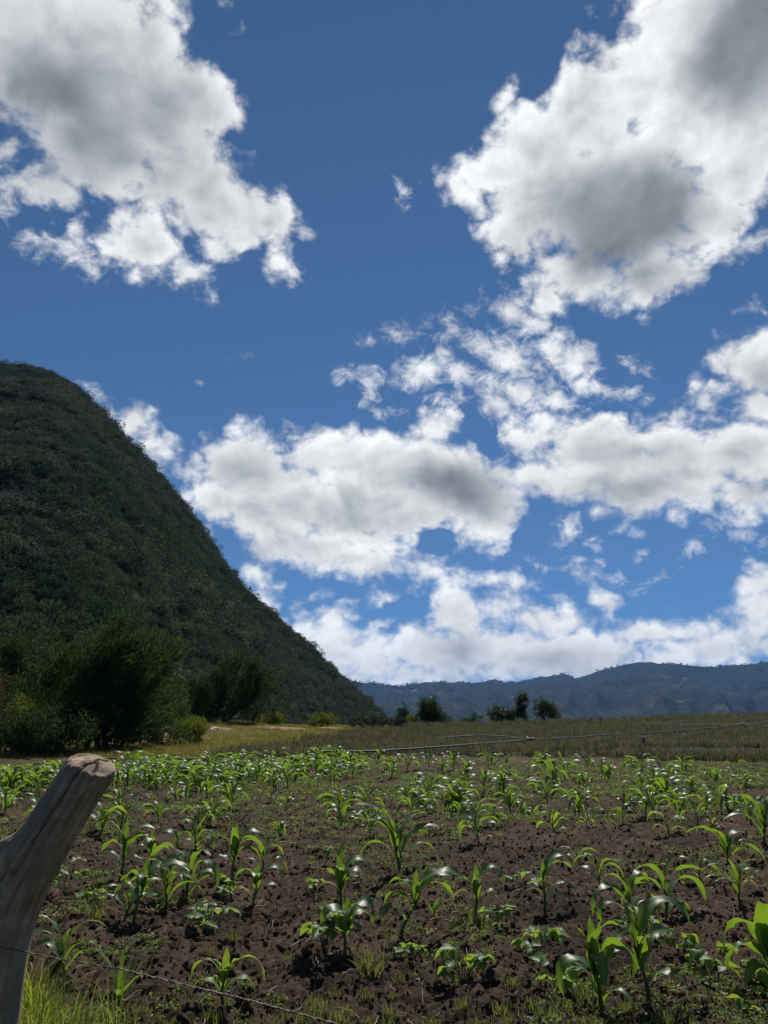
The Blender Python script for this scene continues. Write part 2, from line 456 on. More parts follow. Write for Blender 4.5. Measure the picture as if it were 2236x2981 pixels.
def principled(N, color, rough=0.8, spec=0.3, normal=None, **kw):
    p = N.node('ShaderNodeBsdfPrincipled')
    N.put(p.inputs['Base Color'], color); N.put(p.inputs['Roughness'], rough)
    N.put(p.inputs['Specular IOR Level'], spec)
    if normal is not None: N.put(p.inputs['Normal'], normal)
    for k, v in kw.items(): N.put(p.inputs[k], v)
    return p.outputs[0]

def bump(N, h, strength=0.5, dist=0.02):
    b = N.node('ShaderNodeBump'); b.inputs['Strength'].default_value = strength; b.inputs['Distance'].default_value = dist
    N.put(b.inputs['Height'], h)
    return b.outputs[0]

def rgba(c): return (c[0], c[1], c[2], 1.0)

def mat_soil(name, dark, light, reddish=None, scale=1.0):
    m, N, out = new_mat(name)
    p = N.node('ShaderNodeTexCoord').outputs['Object']
    a = N.noise(p, 1.1 * scale, 4, 0.6); b = N.noise(p, 26.0 * scale, 5, 0.65)
    f = N.math('ADD', N.math('MULTIPLY', a, 0.5), N.math('MULTIPLY', b, 0.6))
    c = N.mix(N.remap(f, 0.42, 0.70), rgba(dark), rgba(light))
    if reddish:
        c = N.mix(N.remap(N.noise(p, 0.5 * scale, 3, 0.5), 0.48, 0.66, 0.0, 0.7), c, rgba(reddish))
    h = N.math('ADD', N.noise(p, 60.0 * scale, 4, 0.7), N.math('MULTIPLY', N.noise(p, 210.0 * scale, 2, 0.6), 0.5))
    N.put(out.inputs[0], principled(N, c, 0.95, 0.15, bump(N, h, 0.8, 0.02 / scale)))
    return m

def mat_leaf(name, base, tip, trans, gloss=0.35, spec=0.5, mixf=0.4, rnd=0.35, island=True, midrib=False, patch=None, sheen_rough=None):
    """Thin leaf: diffuse and sheen on the surface, light coming through from behind."""
    m, N, out = new_mat(name)
    r = N.node('ShaderNodeObjectInfo').outputs['Random']
    g = N.node('ShaderNodeNewGeometry')
    if island:
        r = N.math('FRACT', N.math('ADD', r, g.outputs['Random Per Island']))
    c = N.mix(r, rgba(base), rgba(tip))
    if patch:
        pn = N.noise(g.outputs['Position'], patch[1], 3, 0.6)
        c = N.mix(N.remap(pn, 0.42, 0.62), c, rgba(patch[0]))
    tc = N.mix(0.5, rgba(trans), c) if patch else rgba(trans)
    if midrib:
        u = N.sep(N.node('ShaderNodeTexCoord').outputs['UV'])
        e = N.math('ABSOLUTE', N.math('SUBTRACT', u[0], 0.5))
        rib = N.remap(e, 0.02, 0.07, 1.0, 0.0)
        c = N.mix(N.math('MULTIPLY', rib, 0.6), c, (0.22, 0.33, 0.12, 1))
        vein = N.noise(N.combine(N.math('MULTIPLY', u[0], 30.0), N.math('MULTIPLY', u[1], 1.5), r), 1.0, 2, 0.5)
        c = N.mix(N.remap(vein, 0.4, 0.7, 0.0, 0.35), c, rgba(tip))
    n = N.noise(g.outputs['Position'], 9.0, 2, 0.5)
    tc = N.mix(N.math('MULTIPLY', n, rnd), tc, c)
    s1 = principled(N, c, gloss, spec)
    t = N.node('ShaderNodeBsdfTranslucent'); N.put(t.inputs[0], tc)
    mx = N.node('ShaderNodeMixShader'); N.put(mx.inputs[0], mixf)
    m.node_tree.links.new(s1, mx.inputs[1]); m.node_tree.links.new(t.outputs[0], mx.inputs[2])
    N.put(out.inputs[0], mx.outputs[0])
    return m

def mat_plain(name, a, b, scale=8.0, rough=0.8, spec=0.3, bmp=0.3):
    m, N, out = new_mat(name)
    p = N.node('ShaderNodeTexCoord').outputs['Object']
    n = N.noise(p, scale, 5, 0.6)
    N.put(out.inputs[0], principled(N, N.mix(N.remap(n, 0.35, 0.65), rgba(a), rgba(b)), rough, spec, bump(N, n, bmp, 0.02)))
    return m

MAT = {}
MAT['soil'] = mat_soil('tilled_soil', (0.018, 0.012, 0.0075), (0.103, 0.068, 0.042), (0.080, 0.046, 0.030))
MAT['clod'] = mat_soil('soil_clod', (0.032, 0.021, 0.014), (0.125, 0.081, 0.055), scale=1.5)
MAT['bed'] = mat_soil('onion_bed_soil', (0.013, 0.012, 0.008), (0.036, 0.031, 0.020), scale=0.5)
MAT['maize'] = mat_leaf('maize_leaf', (0.022, 0.068, 0.016), (0.045, 0.105, 0.020), (0.28, 0.45, 0.028), 0.45, 0.58, 0.45, island=False, midrib=True)
MAT['maize_pale'] = mat_leaf('maize_leaf_pale', (0.070, 0.130, 0.020), (0.100, 0.170, 0.028), (0.42, 0.56, 0.04), 0.5, 0.45, 0.45, island=False, midrib=True)
MAT['maize_dry'] = mat_leaf('maize_leaf_dry', (0.16, 0.12, 0.05), (0.24, 0.19, 0.09), (0.30, 0.24, 0.08), 0.6, 0.25, 0.4, island=False, midrib=True)
MAT['stalk'] = mat_plain('maize_stalk', (0.045, 0.085, 0.022), (0.080, 0.110, 0.040), 14.0, 0.5, 0.4, 0.1)
MAT['bean'] = mat_leaf('bean_leaf', (0.040, 0.100, 0.025), (0.075, 0.150, 0.035), (0.34, 0.48, 0.04), 0.5, 0.4, 0.48, island=False, midrib=True)
MAT['weed'] = mat_leaf('low_weed', (0.045, 0.090, 0.020), (0.085, 0.125, 0.032), (0.26, 0.34, 0.05), 0.55, 0.35, 0.4)
MAT['grass'] = mat_leaf('long_grass', (0.070, 0.120, 0.015), (0.130, 0.150, 0.030), (0.42, 0.50, 0.04), 0.5, 0.35, 0.5)
MAT['tuft'] = mat_leaf('grass_tuft', (0.050, 0.090, 0.020), (0.140, 0.130, 0.045), (0.30, 0.34, 0.06), 0.55, 0.35, 0.4)
MAT['onion'] = mat_leaf('onion_leaf', (0.030, 0.042, 0.016), (0.200, 0.180, 0.090), (0.18, 0.17, 0.07), 0.5, 0.4, 0.3, island=False)
MAT['straw'] = mat_plain('straw', (0.30, 0.22, 0.13), (0.16, 0.11, 0.07), 20.0, 0.7, 0.3, 0.0)
MAT['bark'] = mat_plain('tree_bark', (0.050, 0.040, 0.032), (0.095, 0.080, 0.065), 9.0, 0.9, 0.2, 0.5)

# ------------------------------------------------------------------ the land
def mat_ground():
    m, N, out = new_mat('ground')
    p = N.node('ShaderNodeTexCoord').outputs['Object']
    a = N.noise(p, 0.05, 5, 0.6); b = N.noise(p, 1.3, 5, 0.6)
    c = N.mix(N.remap(a, 0.4, 0.6), (0.040, 0.050, 0.018, 1), (0.085, 0.080, 0.032, 1))
    c = N.mix(N.remap(b, 0.5, 0.7, 0.0, 0.6), c, (0.060, 0.045, 0.030, 1))
    N.put(out.inputs[0], principled(N, c, 0.95, 0.1, bump(N, N.noise(p, 6.0, 5, 0.7), 0.6, 0.1)))
    return m

def build_ground():
    r = np.concatenate([np.linspace(0.05, 30, 40), np.geomspace(31, 8200, 110)])
    a = np.concatenate([np.linspace(-60, 60, 120), np.linspace(63, 300, 80)]) * np.pi / 180
    RR, AA = np.meshgrid(r, a, indexing='ij')
    x = RR * np.sin(AA); y = RR * np.cos(AA)
    back = np.maximum(y, 0)
    z = gz(x, back) - 0.07 - 0.10 * (y < 33) - 60.0 * sstep(500, 1200, np.hypot(x, np.minimum(y, 0)))
    z = np.maximum(z, -62.0)
    v = np.stack([x, y, z], -1).reshape(-1, 3)
    n, m = len(r), len(a)
    f = grid_faces(n, m)
    wrap = np.stack([np.arange(n - 1) * m + m - 1, np.arange(n - 1) * m, np.arange(1, n) * m, np.arange(1, n) * m + m - 1], 1)
    link('ground', mesh_np('ground', v, np.vstack([f, wrap])[:, ::-1], smooth=True), mat_ground(), kind='structure')
build_ground()

def field_edge(x):
    """Far edge of the maize field."""
    return 28.6 + 0.9 * np.sin(x * 0.25) + 1.2 * np.sin(x * 0.09 + 1) - 3.4 * sstep(3, 13, x)

def build_soil():
    n, m = 700, 640
    s = np.geomspace(2.6, 31.5, n)
    t = np.linspace(-1, 1, m)
    Y, T = np.meshgrid(s, t, indexing='ij')
    X = T * (0.62 * Y + 1.2)
    far = np.minimum(Y, field_edge(X) + 0.6)
    Z = soil_z(X, far)
    v = np.stack([X, far, Z], -1).reshape(-1, 3)
    return link('tilled_soil', mesh_np('tilled_soil', v, grid_faces(n, m), smooth=True), MAT['soil'], kind='structure')
SOIL = build_soil()

def onion_left(y):
    """Left edge of the onion field, where the grass bank begins."""
    return -7.2 + (y - 28.0) * 0.135 + 0.35 * np.sin(y * 0.5)

def build_onion_bed():
    n, m = 150, 160
    y = 26.0 + (97.0 - 26.0) * np.linspace(0, 1, n) ** 1.2
    Y, T = np.meshgrid(y, np.linspace(0, 1, m), indexing='ij')
    x0 = onion_left(Y)
    X = x0 + T * (0.66 * Y + 6 - x0)
    Y2 = np.maximum(Y, field_edge(X) - 0.6)
    Z = gz(X, Y2) + 0.02 + 0.05 * np.sin((Y2 * 0.93 - X * 0.2) * 2 * np.pi / 1.3) * sstep(29, 31, Y2) + 0.09 * (fbm(X * 0.8, Y2 * 0.8, 3, 4) - 0.5)
    Z = Z - 0.10 * (1 - sstep(0.0, 0.9, Y2 - (field_edge(X) - 0.6)))
    v = np.stack([X, Y2, Z], -1).reshape(-1, 3)
    return link('onion_bed', mesh_np('onion_bed', v, grid_faces(n, m), smooth=True), MAT['bed'], kind='structure')
build_onion_bed()

BARE = [(-14.0, 48.5, 2.6, 2.6), (-11.6, 51.5, 1.6, 1.6), (-8.3, 60.5, 1.9, 2.2), (-6.2, 62.0, 1.3, 1.8), (-3.6, 68.0, 1.7, 1.8), (-13.2, 42.5, 1.7, 2.4), (-3.4, 54, 1.2, 1.2)]
def bank_z(x, y):
    return gz(x, y) + 0.05 + 0.34 * (fbm(np.asarray(x) * 0.42, np.asarray(y) * 0.42, 4, 9) - 0.5) * sstep(34, 40, np.asarray(y, float))

def build_bank():
    n, m = 150, 130
    y = np.linspace(29.0, 96.0, n)
    Y, T = np.meshgrid(y, np.linspace(0, 1, m), indexing='ij')
    x1 = onion_left(Y) + 0.8
    x0 = -26.0 - 0.1 * Y
    X = x0 + T * (x1 - x0)
    Y2 = np.maximum(Y, field_edge(X) + 0.2)
    Z = bank_z(X, Y2) - 0.16 * sstep(0.96, 1.0, T)
    bare = np.zeros_like(X)
    for bx, by, rx, ry in BARE:
        q = 1.55 - np.hypot((X - bx) / rx, (Y2 - by) / ry)
        bare = np.maximum(bare, q)
    bare = np.clip(bare + 2.4 * (fbm(X * 0.9, Y2 * 0.9, 4, 70) - 0.55), 0, 1)
    Z = Z + 0.10 * bare * fbm(X * 2.2, Y2 * 2.2, 3, 71)
    v = np.stack([X, Y2, Z], -1).reshape(-1, 3)
    m_, N, out = new_mat('grass_bank')
    at = N.node('ShaderNodeAttribute', attribute_name='bare')
    p = N.node('ShaderNodeTexCoord').outputs['Object']
    nn = N.noise(p, 0.5, 5, 0.65); n3 = N.noise(p, 5.0, 5, 0.7)
    g = N.mix(N.remap(nn, 0.35, 0.65), (0.085, 0.085, 0.015, 1), (0.185, 0.145, 0.038, 1))
    g = N.mix(N.remap(n3, 0.45, 0.7, 0, 0.6), g, (0.050, 0.060, 0.016, 1))
    e = N.mix(N.remap(n3, 0.35, 0.65), (0.20, 0.115, 0.065, 1), (0.40, 0.25, 0.16, 1))
    k = N.remap(N.math('ADD', at.outputs['Fac'], N.math('MULTIPLY', N.math('SUBTRACT', n3, 0.5), 0.9)), 0.35, 0.65)
    N.put(out.inputs[0], principled(N, N.mix(k, g, e), 0.95, 0.1, bump(N, n3, 0.8, 0.15)))
    return link('grass_bank', mesh_np('grass_bank', v, grid_faces(n, m), smooth=True, attrs={'bare': bare.ravel()}), m_, kind='structure')
build_bank()

# ------------------------------------------------------------------ the steep hill on the left
HILL = [(-80, 4.0), (-68, 9.0), (-55, 16.0), (-44, 20.2), (-36, 22.0), (-31, 22.5), (-28.49, 22.57), (-26.73, 22.71), (-25.11, 22.65), (-23.88, 22.14), (-22.11, 21.06), (-20.53, 19.7),
        (-18.67, 17.97), (-16.83, 16.42), (-14.96, 14.58), (-13.35, 12.68), (-12.01, 11.12), (-10.68, 9.5), (-9.11, 8.04), (-7.3, 6.58),
        (-5.51, 5.28), (-4.22, 3.89), (-2.95, 2.59), (-1.69, 1.19), (-0.2, -0.2), (0.79, -1.1), (2.5, -2.2), (6.0, -3.6)]
HA = np.array([h[0] for h in HILL]); HE = np.array([h[1] for h in HILL])
def hill_point(az, t):
    """az in degrees, t = 0 at the foot, 1 on the skyline, up to 1.7 down the back."""
    az = np.asarray(az, float); t = np.asarray(t, float)
    u = sstep(-30, 2, az)
    rr = 430.0 - 150.0 * u
    rf = 72.0 + 118.0 * sstep(-24, 3, az) ** 1.2
    zr = CAM_H - 2.2 * (1 - sstep(-6, 0, az)) + rr * np.tan(np.radians(np.interp(az, HA, HE)))
    zf = -1.5 - 5.0 * sstep(-12, 2, az)
    tt = np.minimum(t, 1.0)
    prof = 0.60 * tt + 0.40 * (1 - (1 - tt) ** 1.8)
    prof = prof * (1 - 0.18 * (1 - tt) * np.sin(tt * np.pi))
    r = rf + (rr - rf) * t
    z = zf + (zr - zf) * prof
    over = np.maximum(t - 1.0, 0.0)
    z = z - (zr - zf) * 0.9 * over ** 1.3 - 6 * over
    x = r * np.sin(np.radians(az)); y = r * np.cos(np.radians(az))
    amp = np.clip((zr - zf) / 60.0, 0.0, 1.0)
    wob = (fbm(x * 0.018 + 4, y * 0.018, 4, 81) - 0.5) * 16.0 * np.sin(np.clip(tt, 0, 1) * np.pi) ** 0.8
    wob = wob + (fbm(x * 0.09, y * 0.09, 3, 85) - 0.5) * 3.6 * np.minimum(tt * 4, 1)
    # faint terraces where old tracks cross the face
    lev = z / 26.0 + 0.25 * fbm(x * 0.01, y * 0.01, 2, 90)
    wob = wob + 2.2 * (np.abs((lev % 1.0) - 0.5) - 0.25) * np.sin(tt * np.pi)
    return np.stack([x, y, z + wob * amp], -1)

def mat_hill():
    m, N, out = new_mat('hill_slope')
    p = N.node('ShaderNodeTexCoord').outputs['Object']
    a = N.noise(p, 0.012, 5, 0.6); b = N.noise(p, 0.16, 5, 0.65); c3 = N.noise(p, 0.9, 4, 0.7)
    c = N.mix(N.remap(a, 0.40, 0.60), (0.022, 0.032, 0.013, 1), (0.042, 0.042, 0.020, 1))
    c = N.mix(N.remap(b, 0.5, 0.7, 0, 0.5), c, (0.050, 0.044, 0.024, 1))
    c = N.mix(N.remap(c3, 0.45, 0.65, 0, 0.6), c, (0.024, 0.032, 0.014, 1))
    N.put(out.inputs[0], principled(N, c, 0.95, 0.1, bump(N, N.math('ADD', b, c3), 0.9, 1.2)))
    return m

def build_hill():
    az = np.concatenate([np.linspace(-80, -34, 40), np.linspace(-33.5, 4, 170)])
    t = np.concatenate([np.linspace(0, 1, 130), np.linspace(1.02, 1.8, 20)])
    A, T = np.meshgrid(az, t, indexing='ij')
    v = hill_point(A, T).reshape(-1, 3)
    return link('hill', mesh_np('hill', v, grid_faces(len(az), len(t)), smooth=True), mat_hill(), kind='structure')
build_hill()

# ------------------------------------------------------------------ far mountains
RIDGE = [(-70, 1.6), (-40, 2.3), (-20, 2.7), (-5.44, 2.58), (-2.95, 2.59), (-1.7, 2.35), (-0.45, 2.23), (1.05, 2.06), (2.05, 2.23), (3.3, 2.37), (5.28, 2.32), (7.01, 2.29), (8.0, 2.55),
         (8.73, 2.3), (9.46, 2.27), (10.68, 2.5), (11.9, 2.75), (12.86, 2.89), (13.79, 2.52), (14.76, 2.86), (15.71, 3.18), (17.12, 3.42), (18.28, 3.63),
         (19.39, 3.47), (21.16, 3.34), (22.44, 3.17), (23.93, 3.2), (26.15, 3.43), (34, 3.0), (48, 2.4), (70, 1.5)]
RA = np.array([h[0] for h in RIDGE]); RE = np.array([h[1] for h in RIDGE])
def mat_mountain():
    m, N, out = new_mat('mountain')
    p = N.node('ShaderNodeTexCoord').outputs['Object']
    a = N.noise(p, 0.0022, 5, 0.6); b = N.noise(p, 0.0075, 4, 0.6, dist=0.6); q = N.noise(p, 0.03, 4, 0.6)
    c = N.mix(N.remap(q, 0.35, 0.65), (0.005, 0.009, 0.008, 1), (0.011, 0.016, 0.011, 1))
    past = N.math('MULTIPLY', N.remap(a, 0.50, 0.58), N.remap(b, 0.50, 0.58))
    c = N.mix(N.math('MULTIPLY', past, 0.7), c, (0.050, 0.066, 0.036, 1))
    scar = N.remap(N.noise(p, 0.011, 5, 0.65, dist=1.0), 0.66, 0.71)
    c = N.mix(N.math('MULTIPLY', scar, 0.7), c, (0.20, 0.19, 0.15, 1))
    N.put(out.inputs[0], principled(N, c, 0.95, 0.1, bump(N, q, 1.0, 14.0)))
    return m

def build_mountain():
    az = np.linspace(-70, 70, 620)
    t = np.concatenate([np.linspace(0, 1, 70), np.linspace(1.04, 1.6, 12)])
    A, T = np.meshgrid(az, t, indexing='ij')
    r1 = 4300 + 350 * np.sin(np.radians(A) * 5)
    r0 = 1700.0
    rr = r0 + (r1 - r0) * T
    zr = r1 * np.tan(np.radians(np.interp(A, RA, RE)))
    tt = np.minimum(T, 1)
    over = np.maximum(T - 1, 0)
    z = -61 + (zr + 61) * (0.78 * tt ** 1.15 + 0.22 * tt ** 3) - over * 420
    x = rr * np.sin(np.radians(A)); y = rr * np.cos(np.radians(A))
    # spurs and gullies running down the face
    sp = np.abs(fbm(A * 0.22 + 0.5 * fbm(A * 0.15, T * 3, 2, 7), T * 1.1, 4, 93) - 0.5) * 2
    z = z - (sp * 250 - 50) * np.sin(np.pi * tt) ** 0.9
    z = z + (fbm(x * 0.006, y * 0.006, 4, 97) - 0.5) * 60 * np.sin(np.pi * tt)
    z = z + (fbm(x * 0.03, y * 0.03, 3, 98) - 0.5) * 13 * (0.3 + 0.7 * tt)
    v = np.stack([x, y, z], -1).reshape(-1, 3)
    link('mountain', mesh_np('mountain', v, grid_faces(len(az), len(t)), smooth=True), mat_mountain(), kind='structure')
    # woods along the skyline
    k = 900
    a = rng.uniform(-10, 32, k)
    a = a[np.where(vnoise(a * 1.3, a * 0, 5) > 0.45)[0]]
    i = np.clip(np.searchsorted(az, a), 1, len(az) - 1)
    j = np.where(rng.random(len(a)) < 0.55, 69, rng.integers(40, 69, len(a)))
    P = v.reshape(len(az), len(t), 3)[i, j]
    P = P + rng.normal(0, 10, P.shape) * [1, 1, 0]
    return P
FAR_WOOD = build_mountain()

# ------------------------------------------------------------------ the air between
def build_haze():
    me = bpy.data.meshes.new('haze')
    b = 8600.0; z0, z1 = -64.0, 420.0
    v = [(-b, -b, z0), (b, -b, z0), (b, b, z0), (-b, b, z0), (-b, -b, z1), (b, -b, z1), (b, b, z1), (-b, b, z1)]
    f = [(0, 3, 2, 1), (4, 5, 6, 7), (0, 1, 5, 4), (1, 2, 6, 5), (2, 3, 7, 6), (3, 0, 4, 7)]
    me.from_pydata(v, [], f); me.update()
    m, N, out = new_mat('haze')
    pv = N.node('ShaderNodeVolumePrincipled')
    pv.inputs['Color'].default_value = HAZE_COLOR
    pv.inputs['Density'].default_value = HAZE_DENSITY
    pv.inputs['Anisotropy'].default_value = 0.0
    m.node_tree.links.new(pv.outputs[0], out.inputs['Volume'])
    link('haze', me, m, kind='stuff')
HAZE_COLOR = (0.08, 0.41, 1.0, 1.0)
HAZE_DENSITY = 6.0e-5
build_haze()

# ------------------------------------------------------------------ leaf shapes
def leaf_strip(length, width, tilt, bend, az=0.0, twist=0.0, n=12, fold=0.22, wave=0.10, power=1.6, phase=0.0, base_w=0.45):
    """Arching blade that leaves the stalk `tilt` degrees off vertical and bends over by `bend` degrees."""
    s = np.linspace(0, 1, n)
    e = np.clip((s - 0.12 * power) / (0.95 - 0.12 * power), 0, 1)
    th = np.radians(tilt + bend * (0.30 * s + 0.70 * e * e * (3 - 2 * e)))
    dirs = np.stack([np.sin(th), np.zeros(n), np.cos(th)], 1)
    step = length / (n - 1)
    mid = np.vstack([[0, 0, 0], np.cumsum((dirs[:-1] + dirs[1:]) * 0.5 * step, axis=0)])
    nor = np.stack([-np.cos(th), np.zeros(n), np.sin(th)], 1)
    side = np.tile(np.array([0.0, 1.0, 0.0]), (n, 1))
    tw = np.radians(twist) * s
    b = side * np.cos(tw)[:, None] + nor * np.sin(tw)[:, None]
    u = nor * np.cos(tw)[:, None] - side * np.sin(tw)[:, None]
    w = width * np.minimum(1.0, base_w + s / 0.30 * (1 - base_w)) * np.clip(1 - s ** 2.6, 0, 1) ** 0.75
    w[-1] = 0.001
    cols = np.array([-1, -0.5, 0, 0.5, 1.0])
    V = []
    for c in cols:
        up = fold * abs(c) * (1 - 0.75 * s) * w * 0.9
        rip = wave * w * np.sin(s * 17 + phase + (2.1 if c > 0 else 0.0)) * (abs(c) ** 2)
        V.append(mid + b * (0.5 * c * w)[:, None] + u * (up + rip)[:, None])
    V = np.stack(V, 1).reshape(-1, 3)
    ca, sa = math.cos(math.radians(az)), math.sin(math.radians(az))
    V = V @ np.array([[ca, sa, 0], [-sa, ca, 0], [0, 0, 1.0]])
    uv = np.stack([np.tile((cols + 1) / 2, n), np.repeat(s, 5)], 1)
    return V, grid_faces(n, 5), uv

def strip_mesh(name, *a, **k):
    v, f, uv = leaf_strip(*a, **k)
    return mesh_np(name, v, f, smooth=True, uv=uv)

# ------------------------------------------------------------------ maize
def random_leaves(r, H, S, n=8, dry=0.0):
    """Two-ranked leaves: low ones arch far out, top ones stand up in the whorl."""
    plane = r.uniform(-35, 35)
    L = []
    for i in range(n):
        f = i / (n - 1)
        az = plane + (180 if i % 2 else 0) + r.uniform(-28, 28)
        ln = (0.62 + 0.50 * math.sin(math.pi * (0.25 + 0.6 * f))) * H * r.uniform(0.75, 1.1)
        reach = S / max(H, 0.05)
        tilt = (38 - 30 * f) * min(1.3, max(0.6, reach)) * r.uniform(0.7, 1.2)
        bend = (155 - 45 * f) * r.uniform(0.75, 1.25) * min(1.25, max(0.75, reach + 0.1))
        if i == n - 1: tilt, bend, ln = r.uniform(2, 9), r.uniform(15, 60), ln * 0.75
        L.append((az, 0.18 + 0.82 * f, ln, (0.085 + 0.035 * math.sin(math.pi * f)) * H * r.uniform(0.8, 1.15), tilt, bend, r.uniform(-50, 50)))
    return L

def maize_parts(H, leaves, lean=(0.0, 0.0), stalk_frac=0.42, seed=0, wide=1.32):
    """(stalk mesh, [leaf meshes]) with the base at the origin."""
    r = random.Random(seed)
    hs = H * stalk_frac
    k = 7
    t = np.linspace(0, 1, k)
    ax = np.stack([lean[0] * H * t ** 1.4 * stalk_frac, lean[1] * H * t ** 1.4 * stalk_frac, hs * t], 1)
    ax[:, 0] += 0.008 * np.sin(t * 5 + seed); ax[0, 2] = -0.03
    rad = (0.021 * H ** 0.7) * (1.0 - 0.45 * t); rad[0] *= 1.15
    v, f = tube_np(ax, rad, 7)
    st = mesh_mixed('stalk', v, f)
    lm = []
    for j, (az, fr, ln, w, tilt, bend, tw) in enumerate(leaves):
        c = np.array([np.interp(fr, t, ax[:, q]) for q in range(3)])
        lv, lf, uv = leaf_strip(ln * (0.72 if bend < 25 else 1.0), w * (1.1 if bend < 25 else wide), tilt, bend, az, tw * 1.3, n=14, phase=r.uniform(0, 6), power=r.uniform(1.3, 2.0), fold=r.uniform(0.06, 0.22), wave=r.uniform(0.06, 0.20))
        lm.append(mesh_np('leaf', lv + c, lf, smooth=True, uv=uv))
    return st, lm

def place_maize(parts, x, y, label, group, rotz=0.0, s=1.0, mat='maize', dz=-0.02):
    root = empty('maize_plant', (x, y, float(soil_z(x, y)) + dz), rotz, s)
    thing(root, label, 'maize plant', group)
    st, lm = parts
    link('stalk', st, MAT['stalk'], root)
    low = min(range(len(lm)), key=lambda q: sum(v.co.z for v in lm[q].vertices))
    for j, me in enumerate(lm):
        if len(me.materials) == 0: me.materials.append(MAT['maize_dry' if j == low and random.random() < 0.35 else mat])
        link('leaf', me, None, root)
    return root

